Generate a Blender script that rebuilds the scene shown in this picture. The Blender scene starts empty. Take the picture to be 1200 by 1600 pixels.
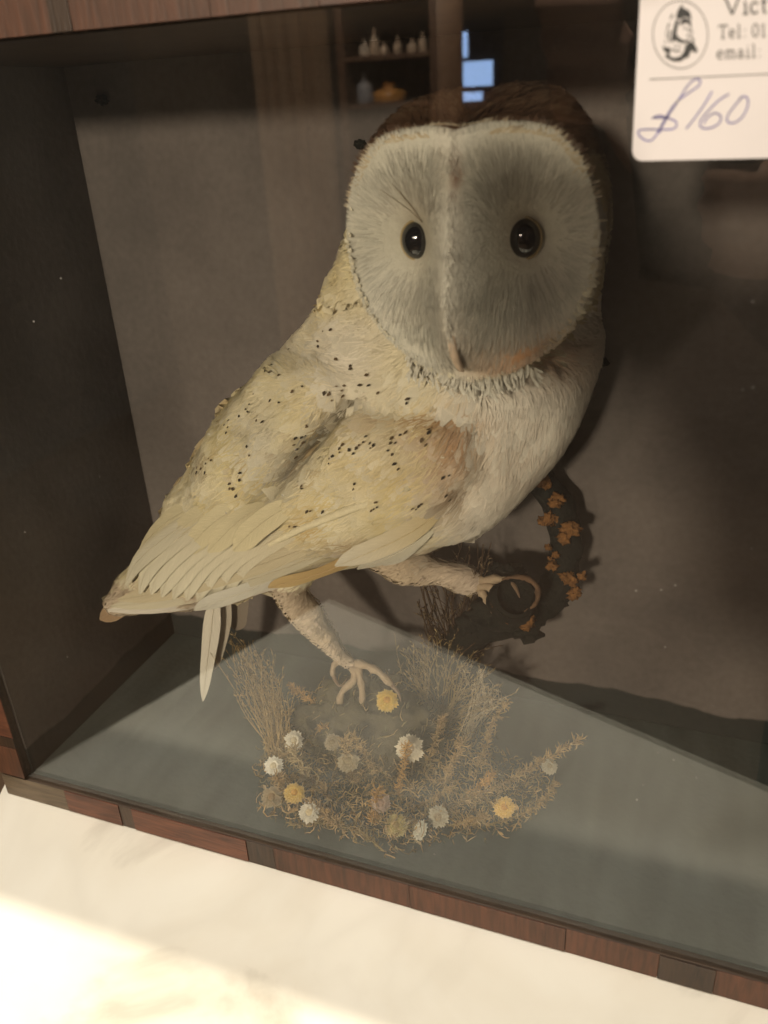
import bpy, bmesh, math, random
import numpy as np
from mathutils import Vector, Matrix, noise
from mathutils.bvhtree import BVHTree
random.seed(7); rng = np.random.default_rng(7)
S = bpy.context.scene
COL = S.collection

# ------------------------------------------------------------------ camera
FPX = 1294.0                       # focal length in pixels of the 1200 x 1600 photograph
R = np.array([[0.9364, 0.1109, -0.3329], [0.3471, -0.4308, 0.8330], [-0.0510, -0.8956, -0.4419]])
u_, s_, vt_ = np.linalg.svd(R); R = u_ @ vt_
CAM = np.array([0.3197, -0.2522, 0.3234])   # origin: lower left front inside corner of the case, x along the glass, y into the case
cam_d = bpy.data.cameras.new('camera'); cam = bpy.data.objects.new('camera', cam_d); COL.objects.link(cam)
cam_d.sensor_fit = 'VERTICAL'; cam_d.sensor_height = 36.0; cam_d.sensor_width = 27.0
cam_d.lens = FPX / 1600 * 36.0; cam_d.clip_start = 0.004; cam_d.clip_end = 50
M = Matrix.Identity(4)
for i in range(3):
    M[i][0] = R[i, 0]; M[i][1] = -R[i, 1]; M[i][2] = -R[i, 2]; M[i][3] = CAM[i]
cam.matrix_world = M
cam_d.dof.use_dof = True; cam_d.dof.focus_distance = 0.40; cam_d.dof.aperture_fstop = 11
S.camera = cam

# ------------------------------------------------------------------ light (indoors: lamps of the shop)
w = bpy.data.worlds.new('World'); S.world = w; w.use_nodes = True
w.node_tree.nodes['Background'].inputs[0].default_value = (1.0, 0.86, 0.72, 1)
w.node_tree.nodes['Background'].inputs[1].default_value = 0.035

def area(name, loc, target, size, power, col, spread=math.pi):
    l = bpy.data.lights.new(name, 'AREA'); l.shape = 'DISK'; l.size = size; l.energy = power; l.color = col; l.spread = spread
    o = bpy.data.objects.new(name, l); COL.objects.link(o); o.location = loc
    o.rotation_euler = (Vector(target) - Vector(loc)).to_track_quat('-Z', 'Y').to_euler()
    return o
# warm lamp across the shop, low, behind the photographer's left shoulder
area('shop_lamp', (0.05, -2.30, 0.80), (0.2, 0.05, 0.18), 0.20, 47, (1.0, 0.86, 0.66))
area('shop_lamp', (-0.60, -2.20, 0.74), (0.2, 0.05, 0.18), 0.20, 13, (1.0, 0.84, 0.66))
# ceiling lamp above and slightly behind the case: lights the marble beyond the case's shadow
area('ceiling_lamp', (0.12, 0.285, 2.35), (0.2, -0.2, 0.0), 0.06, 56, (1.0, 0.91, 0.72))
# second ceiling lamp above and in front: lights the marble strip and the front of the case floor
area('ceiling_lamp', (-0.20, -0.38, 2.40), (0.1, 0.0, 0.0), 0.16, 43, (1.0, 0.92, 0.80))
S.view_settings.view_transform = 'Standard'; S.view_settings.look = 'None'
S.view_settings.exposure = 0.0; S.view_settings.gamma = 1.0
S.render.engine = 'CYCLES'
S.cycles.use_denoising = True
S.cycles.transparent_max_bounces = 32; S.cycles.max_bounces = 5; S.cycles.diffuse_bounces = 3; S.cycles.glossy_bounces = 3
S.cycles.sample_clamp_indirect = 4.0
S.cycles.use_adaptive_sampling = True; S.cycles.adaptive_threshold = 0.02

# ------------------------------------------------------------------ helpers
def ray(px, py):
    d = R @ np.array([px - 600.0, py - 800.0, FPX]); return d / np.linalg.norm(d)
def at(px, py, Y):
    r = ray(px, py); return Vector(CAM + r * ((Y - CAM[1]) / r[1]))
def atz(px, py, Z):
    r = ray(px, py); return Vector(CAM + r * ((Z - CAM[2]) / r[2]))
def proj(P):
    q = R.T @ (np.array(P) - CAM); return (q[0] / q[2] * FPX + 600, q[1] / q[2] * FPX + 800)
def mpp(P):                        # metres per photograph pixel at P
    return (R.T @ (np.array(P) - CAM))[2] / FPX
CX, CY, CZ = (Vector(R[:, i]) for i in range(3))   # camera right, down, forward in the world

class MB:
    """collects vertices, faces, colours and feather coordinates for ONE mesh"""
    def __init__(s): s.v = []; s.f = []; s.c = []; s.t = []; s.n = []
    def add(s, verts, faces, col=(1, 1, 1), fuv=None):
        n = len(s.v); s.v += [tuple(p) for p in verts]
        s.f += [tuple(i + n for i in f) for f in faces]
        if len(verts) and not isinstance(col[0], (float, int)): s.c += [tuple(c) for c in col]
        else: s.c += [tuple(col)] * len(verts)
        s.t += list(fuv) if fuv else [(0.0, 0.5, 0.0)] * len(verts)
    def mesh(s, name, smooth=True):
        m = bpy.data.meshes.new(name); m.from_pydata(s.v, [], s.f)
        a = m.color_attributes.new('Col', 'FLOAT_COLOR', 'POINT')
        a.data.foreach_set('color', np.array([(c[0], c[1], c[2], 1.0) for c in s.c], dtype=np.float32).ravel())
        b = m.attributes.new('fuv', 'FLOAT_VECTOR', 'POINT')
        b.data.foreach_set('vector', np.array(s.t, dtype=np.float32).ravel())
        if smooth: m.polygons.foreach_set('use_smooth', [True] * len(m.polygons))
        m.update()
        if s.n and len(s.n) == len(s.v): m.normals_split_custom_set_from_vertices(s.n)
        return m
    def build(s, name, mat, parent=None, smooth=True):
        return link(name, s.mesh(name, smooth), mat, parent)

def link(name, mesh, mat, parent=None):
    o = bpy.data.objects.new(name, mesh); COL.objects.link(o)
    if mat is not None and not mesh.materials: mesh.materials.append(mat)
    o.parent = parent
    return o
def tag(o, label=None, cat=None, group=None, kind=None):
    if label: o['label'] = label
    if cat: o['category'] = cat
    if group: o['group'] = group
    if kind: o['kind'] = kind
    return o
def thing(name, label, cat, group=None):
    o = bpy.data.objects.new(name, None); COL.objects.link(o); o.empty_display_size = 0.01
    return tag(o, label, cat, group)

def box_mb(mb, x0, x1, y0, y1, z0, z1, col=(1, 1, 1)):
    v = [(x, y, z) for x in (x0, x1) for y in (y0, y1) for z in (z0, z1)]
    f = [(0, 1, 3, 2), (4, 6, 7, 5), (0, 4, 5, 1), (2, 3, 7, 6), (0, 2, 6, 4), (1, 5, 7, 3)]
    mb.add(v, f, col)
def bevelled(name, x0, x1, y0, y1, z0, z1, mat, parent, bev=0.0008, seg=2):
    bm = bmesh.new(); bmesh.ops.create_cube(bm, size=1)
    for v in bm.verts:
        v.co = ((x0 + x1) / 2 + v.co.x * (x1 - x0), (y0 + y1) / 2 + v.co.y * (y1 - y0), (z0 + z1) / 2 + v.co.z * (z1 - z0))
    if bev: bmesh.ops.bevel(bm, geom=bm.edges[:], offset=bev, segments=seg, affect='EDGES', profile=0.6)
    m = bpy.data.meshes.new(name); bm.to_mesh(m); bm.free()
    return link(name, m, mat, parent)

def frames(pts):
    """parallel transport frames along a polyline"""
    pts = [Vector(p) for p in pts]; n = len(pts); out = []
    up = Vector((0.13, 0.37, 0.92))
    for i in range(n):
        t = (pts[min(i + 1, n - 1)] - pts[max(i - 1, 0)])
        t = t.normalized() if t.length > 1e-9 else Vector((0, 0, 1))
        a = (up - t * up.dot(t)); a = a.normalized() if a.length > 1e-6 else t.orthogonal().normalized()
        up = a; out.append((pts[i], t, a, t.cross(a)))
    return out
def spline(ctrl, n):
    """Catmull-Rom through control rows (any length of row)"""
    c = np.array(ctrl, float); k = len(c); out = []
    for j in range(n):
        x = j / (n - 1) * (k - 1); i = min(int(x), k - 2); t = x - i
        p0, p1, p2, p3 = c[max(i - 1, 0)], c[i], c[i + 1], c[min(i + 2, k - 1)]
        out.append(0.5 * ((2 * p1) + (-p0 + p2) * t + (2 * p0 - 5 * p1 + 4 * p2 - p3) * t * t + (-p0 + 3 * p1 - 3 * p2 + p3) * t ** 3))
    return out
def tube(mb, pts, rad, seg=8, col=(1, 1, 1), cap=True, rough=0.0, flat=1.0):
    fr = frames(pts); n = len(fr); V = []; F = []
    for i, (p, t, a, b) in enumerate(fr):
        r = rad[i] if hasattr(rad, '__len__') else rad
        for k in range(seg):
            an = 2 * math.pi * k / seg; rr = r
            d = a * math.cos(an) + b * math.sin(an) * flat
            if rough: rr = r * (1 + rough * noise.noise((p + d * r) * (0.9 / max(r, 1e-4))))
            V.append(p + d * rr)
    for i in range(n - 1):
        for k in range(seg):
            F.append((i * seg + k, i * seg + (k + 1) % seg, (i + 1) * seg + (k + 1) % seg, (i + 1) * seg + k))
    if cap:
        F.append(tuple(range(seg - 1, -1, -1))); F.append(tuple((n - 1) * seg + k for k in range(seg)))
    cc = col
    if not isinstance(col[0], (float, int)):
        cc = [col[i] for i in range(n) for k in range(seg)]
    mb.add(V, F, cc)
def vary(c, a=.25): j = random.uniform(1 - a, 1 + a); return tuple(x * j for x in c)
def lerp(a, b, t): return tuple(a[i] + (b[i] - a[i]) * t for i in range(len(a)))
def sstep(a, b, x):
    t = min(1, max(0, (x - a) / (b - a))); return t * t * (3 - 2 * t)

# ------------------------------------------------------------------ materials
def mat(name, col=(0.5, 0.5, 0.5), rough=0.7, attr=False, nscale=0, namt=0.0, bump=0.0, bscale=0, spec=0.5, sheen=0.0, metal=0.0):
    m = bpy.data.materials.new(name); m.use_nodes = True; nt = m.node_tree; p = nt.nodes['Principled BSDF']
    p.inputs['Roughness'].default_value = rough; p.inputs['Specular IOR Level'].default_value = spec
    p.inputs['Metallic'].default_value = metal
    if sheen: p.inputs['Sheen Weight'].default_value = sheen
    tc = nt.nodes.new('ShaderNodeTexCoord')
    src = None
    if attr:
        a = nt.nodes.new('ShaderNodeVertexColor'); a.layer_name = 'Col'; src = a.outputs['Color']
    else:
        c = nt.nodes.new('ShaderNodeRGB'); c.outputs[0].default_value = (*col, 1); src = c.outputs[0]
    if nscale:
        n = nt.nodes.new('ShaderNodeTexNoise'); n.inputs['Scale'].default_value = nscale; n.inputs['Detail'].default_value = 6
        n.inputs['Roughness'].default_value = 0.65
        nt.links.new(tc.outputs['Object'], n.inputs['Vector'])
        r = nt.nodes.new('ShaderNodeMapRange'); r.inputs['From Min'].default_value = 0.25; r.inputs['From Max'].default_value = 0.75
        r.inputs['To Min'].default_value = 1 - namt; r.inputs['To Max'].default_value = 1 + namt
        nt.links.new(n.outputs['Fac'], r.inputs['Value'])
        mx = nt.nodes.new('ShaderNodeVectorMath'); mx.operation = 'SCALE'
        nt.links.new(src, mx.inputs[0]); nt.links.new(r.outputs[0], mx.inputs['Scale']); src = mx.outputs[0]
    nt.links.new(src, p.inputs['Base Color'])
    if bump:
        n = nt.nodes.new('ShaderNodeTexNoise'); n.inputs['Scale'].default_value = bscale; n.inputs['Detail'].default_value = 5
        nt.links.new(tc.outputs['Object'], n.inputs['Vector'])
        b = nt.nodes.new('ShaderNodeBump'); b.inputs['Strength'].default_value = bump; b.inputs['Distance'].default_value = 0.001
        nt.links.new(n.outputs['Fac'], b.inputs['Height']); nt.links.new(b.outputs[0], p.inputs['Normal'])
    return m

def wood_mat(name, dark, light, rough, axis=0):
    m = mat(name, rough=rough); nt = m.node_tree; p = nt.nodes['Principled BSDF']
    tc = nt.nodes['Texture Coordinate']; mp = nt.nodes.new('ShaderNodeMapping')
    sc = [420, 420, 420]; sc[axis] = 45; mp.inputs['Scale'].default_value = sc
    oi = nt.nodes.new('ShaderNodeObjectInfo')
    ad = nt.nodes.new('ShaderNodeVectorMath'); ad.operation = 'SCALE'; ad.inputs[0].default_value = (3, 5, 7)
    nt.links.new(oi.outputs['Random'], ad.inputs['Scale'])
    ad2 = nt.nodes.new('ShaderNodeVectorMath'); ad2.operation = 'ADD'
    nt.links.new(tc.outputs['Object'], ad2.inputs[0]); nt.links.new(ad.outputs[0], ad2.inputs[1])
    nt.links.new(ad2.outputs[0], mp.inputs['Vector'])
    n = nt.nodes.new('ShaderNodeTexNoise'); n.inputs['Scale'].default_value = 1.0; n.inputs['Detail'].default_value = 8; n.inputs['Distortion'].default_value = 0.8
    nt.links.new(mp.outputs[0], n.inputs['Vector'])
    n2 = nt.nodes.new('ShaderNodeTexNoise'); n2.inputs['Scale'].default_value = 35; n2.inputs['Detail'].default_value = 4
    nt.links.new(ad2.outputs[0], n2.inputs['Vector'])
    av = nt.nodes.new('ShaderNodeMath'); av.operation = 'MULTIPLY_ADD'; av.inputs[1].default_value = 0.6
    nt.links.new(n.outputs['Fac'], av.inputs[0])
    h = nt.nodes.new('ShaderNodeMath'); h.operation = 'MULTIPLY'; h.inputs[1].default_value = 0.4
    nt.links.new(n2.outputs['Fac'], h.inputs[0]); nt.links.new(h.outputs[0], av.inputs[2])
    cr = nt.nodes.new('ShaderNodeValToRGB'); cr.color_ramp.elements[0].position = 0.34; cr.color_ramp.elements[1].position = 0.66
    cr.color_ramp.elements[0].color = (*dark, 1); cr.color_ramp.elements[1].color = (*light, 1)
    nt.links.new(av.outputs[0], cr.inputs[0])
    mm = nt.nodes.new('ShaderNodeMix'); mm.data_type = 'RGBA'; mm.blend_type = 'MULTIPLY'; mm.inputs['Factor'].default_value = 1
    at_ = nt.nodes.new('ShaderNodeVertexColor'); at_.layer_name = 'Col'
    nt.links.new(cr.outputs[0], p.inputs['Base Color'])
    b = nt.nodes.new('ShaderNodeBump'); b.inputs['Strength'].default_value = 0.35; b.inputs['Distance'].default_value = 0.0006
    nt.links.new(n.outputs['Fac'], b.inputs['Height']); nt.links.new(b.outputs[0], p.inputs['Normal'])
    return m
MT = {}
MT['red_veneer'] = wood_mat('red_veneer', (0.042, 0.016, 0.009), (0.135, 0.050, 0.026), 0.5, 0)
MT['brown_veneer'] = wood_mat('brown_veneer', (0.035, 0.016, 0.008), (0.098, 0.038, 0.019), 0.55, 2)
MT['dark_veneer'] = wood_mat('dark_veneer', (0.018, 0.011, 0.007), (0.05, 0.028, 0.016), 0.45, 2)
MT['grey_veneer'] = wood_mat('grey_veneer', (0.05, 0.035, 0.022), (0.13, 0.095, 0.06), 0.6, 0)
MT['carcass'] = wood_mat('carcass_wood', (0.03, 0.018, 0.010), (0.07, 0.042, 0.024), 0.6, 0)

def lining_mat():
    """painted paper lining: grey mauve with a wavy dark green painted foot, blotches and water stains"""
    m = mat('painted_lining', rough=0.85, spec=0.2); nt = m.node_tree; p = nt.nodes['Principled BSDF']; tc = nt.nodes['Texture Coordinate']
    L = nt.links
    n = nt.nodes.new('ShaderNodeTexNoise'); n.inputs['Scale'].default_value = 9; n.inputs['Detail'].default_value = 5
    L.new(tc.outputs['Object'], n.inputs['Vector'])
    n3 = nt.nodes.new('ShaderNodeTexNoise'); n3.inputs['Scale'].default_value = 260; n3.inputs['Detail'].default_value = 3
    L.new(tc.outputs['Object'], n3.inputs['Vector'])
    cr = nt.nodes.new('ShaderNodeValToRGB'); e = cr.color_ramp.elements
    e[0].position = 0.3; e[0].color = (0.086, 0.073, 0.067, 1); e[1].position = 0.7; e[1].color = (0.168, 0.141, 0.127, 1)
    L.new(n.outputs['Fac'], cr.inputs[0])
    sp = nt.nodes.new('ShaderNodeSeparateXYZ'); L.new(tc.outputs['Object'], sp.inputs[0])
    n2 = nt.nodes.new('ShaderNodeTexNoise'); n2.inputs['Scale'].default_value = 24; n2.inputs['Detail'].default_value = 7
    L.new(tc.outputs['Object'], n2.inputs['Vector'])
    ma = nt.nodes.new('ShaderNodeMath'); ma.operation = 'MULTIPLY_ADD'; ma.inputs[1].default_value = 0.016
    L.new(n2.outputs['Fac'], ma.inputs[0]); L.new(sp.outputs['Z'], ma.inputs[2])
    mr = nt.nodes.new('ShaderNodeMapRange'); mr.inputs['From Min'].default_value = 0.0235; mr.inputs['From Max'].default_value = 0.0255
    L.new(ma.outputs[0], mr.inputs['Value'])
    mx = nt.nodes.new('ShaderNodeMix'); mx.data_type = 'RGBA'
    mx.inputs['A'].default_value = (0.022, 0.026, 0.024, 1)
    L.new(mr.outputs[0], mx.inputs['Factor']); L.new(cr.outputs[0], mx.inputs['B'])
    g = nt.nodes.new('ShaderNodeMapRange'); g.inputs['To Min'].default_value = 0.82; g.inputs['To Max'].default_value = 1.18
    L.new(n3.outputs['Fac'], g.inputs['Value'])
    sc = nt.nodes.new('ShaderNodeVectorMath'); sc.operation = 'SCALE'
    L.new(mx.outputs['Result'], sc.inputs[0]); L.new(g.outputs[0], sc.inputs['Scale'])
    L.new(sc.outputs[0], p.inputs['Base Color'])
    b = nt.nodes.new('ShaderNodeBump'); b.inputs['Strength'].default_value = 0.25; b.inputs['Distance'].default_value = 0.0008
    L.new(n3.outputs['Fac'], b.inputs['Height']); L.new(b.outputs[0], p.inputs['Normal'])
    return m
MT['lining'] = lining_mat()

def floor_mat():
    m = mat('painted_floor', rough=0.8, spec=0.25); nt = m.node_tree; p = nt.nodes['Principled BSDF']; tc = nt.nodes['Texture Coordinate']; L = nt.links
    mp = nt.nodes.new('ShaderNodeMapping'); mp.inputs['Scale'].default_value = (60, 16, 16); L.new(tc.outputs['Object'], mp.inputs[0])
    n = nt.nodes.new('ShaderNodeTexNoise'); n.inputs['Scale'].default_value = 1; n.inputs['Detail'].default_value = 6; L.new(mp.outputs[0], n.inputs['Vector'])
    cr = nt.nodes.new('ShaderNodeValToRGB'); e = cr.color_ramp.elements
    e[0].position = 0.3; e[0].color = (0.060, 0.072, 0.066, 1); e[1].position = 0.72; e[1].color = (0.105, 0.124, 0.115, 1)
    L.new(n.outputs['Fac'], cr.inputs[0]); L.new(cr.outputs[0], p.inputs['Base Color'])
    n3 = nt.nodes.new('ShaderNodeTexNoise'); n3.inputs['Scale'].default_value = 300; L.new(tc.outputs['Object'], n3.inputs['Vector'])
    b = nt.nodes.new('ShaderNodeBump'); b.inputs['Strength'].default_value = 0.3; b.inputs['Distance'].default_value = 0.0008
    L.new(n3.outputs['Fac'], b.inputs['Height']); L.new(b.outputs[0], p.inputs['Normal'])
    return m
MT['floor'] = floor_mat()

def marble_mat():
    m = mat('marble', rough=0.32, spec=0.4); nt = m.node_tree; p = nt.nodes['Principled BSDF']; tc = nt.nodes['Texture Coordinate']; L = nt.links
    n = nt.nodes.new('ShaderNodeTexNoise'); n.inputs['Scale'].default_value = 7; n.inputs['Detail'].default_value = 7; n.inputs['Distortion'].default_value = 1.6
    L.new(tc.outputs['Object'], n.inputs['Vector'])
    cr = nt.nodes.new('ShaderNodeValToRGB'); e = cr.color_ramp.elements
    e[0].position = 0.32; e[0].color = (0.52, 0.48, 0.41, 1); e[1].position = 0.62; e[1].color = (0.80, 0.77, 0.69, 1)
    k = e.new(0.45); k.color = (0.76, 0.72, 0.63, 1)
    L.new(n.outputs['Fac'], cr.inputs[0])
    n2 = nt.nodes.new('ShaderNodeTexNoise'); n2.inputs['Scale'].default_value = 5; n2.inputs['Detail'].default_value = 3; n2.inputs['Distortion'].default_value = 1.2
    L.new(tc.outputs['Object'], n2.inputs['Vector'])
    r2 = nt.nodes.new('ShaderNodeValToRGB'); e = r2.color_ramp.elements
    e[0].position = 0.46; e[0].color = (1, 1, 1, 1); e[1].position = 0.56; e[1].color = (1, 1, 1, 1); q = e.new(0.51); q.color = (0.88, 0.87, 0.86, 1)
    L.new(n2.outputs['Fac'], r2.inputs[0])
    mx = nt.nodes.new('ShaderNodeMix'); mx.data_type = 'RGBA'; mx.blend_type = 'MULTIPLY'; mx.inputs['Factor'].default_value = 0.35
    L.new(cr.outputs[0], mx.inputs['A']); L.new(r2.outputs[0], mx.inputs['B']); L.new(mx.outputs['Result'], p.inputs['Base Color'])
    return m
MT['marble'] = marble_mat()

def glass_mat():
    """old window glass: Fresnel mix of clear and mirror, with a thin film of dust and a few scratches"""
    m = bpy.data.materials.new('case_glass'); m.use_nodes = True; nt = m.node_tree; nt.nodes.clear(); L = nt.links
    out = nt.nodes.new('ShaderNodeOutputMaterial'); ge = nt.nodes.new('ShaderNodeNewGeometry')
    dp = nt.nodes.new('ShaderNodeVectorMath'); dp.operation = 'DOT_PRODUCT'; L.new(ge.outputs['Incoming'], dp.inputs[0]); L.new(ge.outputs['Normal'], dp.inputs[1])
    def mth(op, a, b=None, clamp=False):
        k = nt.nodes.new('ShaderNodeMath'); k.operation = op; k.use_clamp = clamp
        for i, x in enumerate((a, b)):
            if x is None: continue
            if isinstance(x, (int, float)): k.inputs[i].default_value = x
            else: L.new(x, k.inputs[i])
        return k.outputs[0]
    c = mth('ABSOLUTE', dp.outputs['Value']); q = mth('POWER', mth('SUBTRACT', 1.0, c, True), 5.0)
    F = mth('ADD', mth('MULTIPLY', q, 0.945), 0.055)
    tr = nt.nodes.new('ShaderNodeBsdfTransparent'); tr.inputs[0].default_value = (0.985, 0.99, 0.985, 1)
    gl = nt.nodes.new('ShaderNodeBsdfGlossy'); gl.inputs['Roughness'].default_value = 0.0
    m1 = nt.nodes.new('ShaderNodeMixShader'); L.new(F, m1.inputs[0]); L.new(tr.outputs[0], m1.inputs[1]); L.new(gl.outputs[0], m1.inputs[2])
    tc = nt.nodes.new('ShaderNodeTexCoord')
    n = nt.nodes.new('ShaderNodeTexNoise'); n.inputs['Scale'].default_value = 14; n.inputs['Detail'].default_value = 6; L.new(tc.outputs['Object'], n.inputs['Vector'])
    v = nt.nodes.new('ShaderNodeTexVoronoi'); v.inputs['Scale'].default_value = 120; L.new(tc.outputs['Object'], v.inputs['Vector'])
    sp = mth('LESS_THAN', v.outputs['Distance'], 0.045)
    sel = mth('GREATER_THAN', n.outputs['Fac'], 0.57)
    speck = mth('MULTIPLY', mth('MULTIPLY', sp, sel), 0.35)
    film = mth('MULTIPLY', mth('MULTIPLY', n.outputs['Fac'], n.outputs['Fac']), 0.020)
    d = nt.nodes.new('ShaderNodeBsdfDiffuse'); d.inputs[0].default_value = (0.7, 0.68, 0.64, 1)
    m2 = nt.nodes.new('ShaderNodeMixShader'); L.new(mth('ADD', speck, film, True), m2.inputs[0]); L.new(m1.outputs[0], m2.inputs[1]); L.new(d.outputs[0], m2.inputs[2])
    L.new(m2.outputs[0], out.inputs[0])
    return m
MT['glass'] = glass_mat()

def feather_mat():
    m = mat('feather', rough=0.62, attr=True, spec=0.25); nt = m.node_tree; L = nt.links; p = nt.nodes['Principled BSDF']
    src = p.inputs['Base Color'].links[0].from_socket
    a = nt.nodes.new('ShaderNodeAttribute'); a.attribute_name = 'fuv'
    sp = nt.nodes.new('ShaderNodeSeparateXYZ'); L.new(a.outputs['Vector'], sp.inputs[0])
    def mth(op, x, y=None, clamp=False):
        k = nt.nodes.new('ShaderNodeMath'); k.operation = op; k.use_clamp = clamp
        for i, q in enumerate((x, y)):
            if q is None: continue
            if isinstance(q, (int, float)): k.inputs[i].default_value = q
            else: L.new(q, k.inputs[i])
        return k.outputs[0]
    ax = mth('ABSOLUTE', sp.outputs['X'])
    # slanting barbs either side of the shaft
    ph = mth('ADD', mth('MULTIPLY', sp.outputs['Y'], 150.0), mth('MULTIPLY', ax, -38.0))
    n = nt.nodes.new('ShaderNodeTexNoise'); n.noise_dimensions = '2D'; n.inputs['Scale'].default_value = 1.0; n.inputs['Detail'].default_value = 3
    cb = nt.nodes.new('ShaderNodeCombineXYZ'); L.new(ph, cb.inputs[0]); L.new(mth('ADD', mth('MULTIPLY', sp.outputs['X'], 2.0), mth('MULTIPLY', sp.outputs['Z'], 37.0)), cb.inputs[1])
    L.new(cb.outputs[0], n.inputs['Vector'])
    g = nt.nodes.new('ShaderNodeMapRange'); g.inputs['From Min'].default_value = 0.25; g.inputs['From Max'].default_value = 0.75
    g.inputs['To Min'].default_value = 0.82; g.inputs['To Max'].default_value = 1.08
    L.new(n.outputs['Fac'], g.inputs['Value'])
    sc = nt.nodes.new('ShaderNodeVectorMath'); sc.operation = 'SCALE'; L.new(src, sc.inputs[0]); L.new(g.outputs[0], sc.inputs['Scale'])
    L.new(sc.outputs[0], p.inputs['Base Color'])
    b = nt.nodes.new('ShaderNodeBump'); b.inputs['Strength'].default_value = 0.12; b.inputs['Distance'].default_value = 0.0003
    L.new(n.outputs['Fac'], b.inputs['Height']); L.new(b.outputs[0], p.inputs['Normal'])
    return m
MT['feather'] = feather_mat()
MT['down'] = mat('down', rough=0.8, attr=True, spec=0.2, nscale=420, namt=0.10, bump=0.4, bscale=700)
MT['strand'] = mat('strand', rough=0.7, attr=True, spec=0.25)
MT['eye'] = mat('glass_eye', (0.004, 0.004, 0.005), 0.03, spec=0.8)
MT['lid'] = mat('eye_rim', (0.30, 0.22, 0.10), 0.5)
MT['beak'] = mat('beak_horn', (0.58, 0.44, 0.32), 0.4, nscale=300, namt=0.2)
MT['skin_leg'] = mat('leg_down', rough=0.75, attr=True, nscale=300, namt=0.15, bump=0.5, bscale=600, spec=0.3)
MT['claw'] = mat('claw_horn', (0.20, 0.13, 0.08), 0.35)
MT['plant'] = mat('dried_plant', rough=0.85, attr=True, nscale=250, namt=0.25, spec=0.2)
MT['petal'] = mat('dried_petal', rough=0.6, attr=True, nscale=300, namt=0.15, spec=0.3)
MT['bark'] = mat('dark_bark', (0.008, 0.009, 0.007), 0.9, nscale=140, namt=0.55, bump=1.0, bscale=260, spec=0.2)
MT['lichen'] = mat('lichen', (0.17, 0.078, 0.026), 0.95, nscale=300, namt=0.5, bump=0.8, bscale=400, spec=0.1)
MT['wood_cut'] = mat('broken_wood', (0.11, 0.058, 0.028), 0.85, nscale=180, namt=0.4, bump=0.6, bscale=300)
MT['card'] = mat('price_card', (0.74, 0.70, 0.72), 0.55, nscale=30, namt=0.03)
MT['ink'] = mat('printed_ink', (0.02, 0.02, 0.022), 0.6)
MT['grey_ink'] = mat('grey_ink', (0.12, 0.115, 0.12), 0.6)
MT['blue_ink'] = mat('pen_ink', (0.10, 0.09, 0.33), 0.5, nscale=200, namt=0.5)

# ------------------------------------------------------------------ the setting: marble counter
ZM = -0.0150                                   # top of the marble
W, H, D = 0.440, 0.3484, 0.142                 # inside of the case
def mirrored(px, py):                          # the counter's edges are seen reflected in the glass
    p = atz(px, py, ZM); return Vector((p.x, -p.y, ZM))
K = mirrored(515, 930); e1 = (mirrored(1200, 1220) - K).normalized(); e2 = (mirrored(24, 1213) - K).normalized()
def slab(name, m, inset, z0, z1, parent, bev):
    bm = bmesh.new(); q = []
    for a, b in ((inset, inset), (1.15 - inset, inset), (1.15 - inset, 0.52 - inset), (inset, 0.52 - inset)):
        p = K + e1 * a + e2 * b; q.append((p.x, p.y))
    lo = [bm.verts.new((x, y, z0)) for x, y in q]; hi = [bm.verts.new((x, y, z1)) for x, y in q]
    bm.faces.new(lo[::-1]); bm.faces.new(hi)
    for i in range(4): bm.faces.new((lo[i], lo[(i + 1) % 4], hi[(i + 1) % 4], hi[i]))
    bmesh.ops.bevel(bm, geom=bm.edges[:], offset=bev, segments=3, affect='EDGES')
    me = bpy.data.meshes.new(name); bm.to_mesh(me); bm.free(); me.polygons.foreach_set('use_smooth', [False] * len(me.polygons))
    return link(name, me, m, parent)
ct = thing('marble_counter', 'cream veined marble counter top under the glass case', 'counter'); ct['kind'] = 'structure'
slab('marble_slab', MT['marble'], 0.0, ZM - 0.028, ZM, ct, 0.003)
slab('cabinet', MT['carcass'], 0.02, ZM - 0.92, ZM - 0.0285, ct, 0.002)

# ------------------------------------------------------------------ the glazed case
case = thing('display_case', 'old glazed wooden taxidermy case with patchy veneer banding on its front', 'display case')
bevelled('back_panel', -0.012, W + 0.012, D, D + 0.008, -0.012, H + 0.012, MT['lining'], case, 0)
bevelled('side_panel', -0.012, 0, 0.0015, D - 0.0003, 0.0003, H - 0.0003, MT['lining'], case, 0)
bevelled('side_panel', W, W + 0.012, 0.0015, D - 0.0003, 0.0003, H - 0.0003, MT['lining'], case, 0)
bevelled('top_panel', -0.012, W + 0.012, 0.0015, D - 0.0003, H, H + 0.012, MT['carcass'], case, 0)
bevelled('floor_panel', -0.0119, W + 0.0119, 0.0015, D - 0.0003, -0.012, 0, MT['floor'], case, 0)
bevelled('glass_pane', -0.004, W + 0.004, -0.0030, -0.0005, 0.0002, H + 0.004, MT['glass'], case, 0)
bevelled('outer_side', -0.0175, -0.0122, -0.0015, D + 0.008, ZM + 0.0005, H + 0.03, MT['carcass'], case, 0.0006)
bevelled('outer_side', W + 0.0122, W + 0.0175, -0.0015, D + 0.008, ZM + 0.0005, H + 0.03, MT['carcass'], case, 0.0006)
YF0, YF1 = -0.0046, -0.0031                     # veneered front frame, proud of the glass
def xb(px): return at(px, 1235 + 0.272 * (px - 50), YF0).x
rail = bevelled('bottom_rail', -0.0172, W + 0.0172, YF1 - 0.0008, 0.0012, ZM + 0.0002, -0.0003, MT['carcass'], case, 0.0004)
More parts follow.
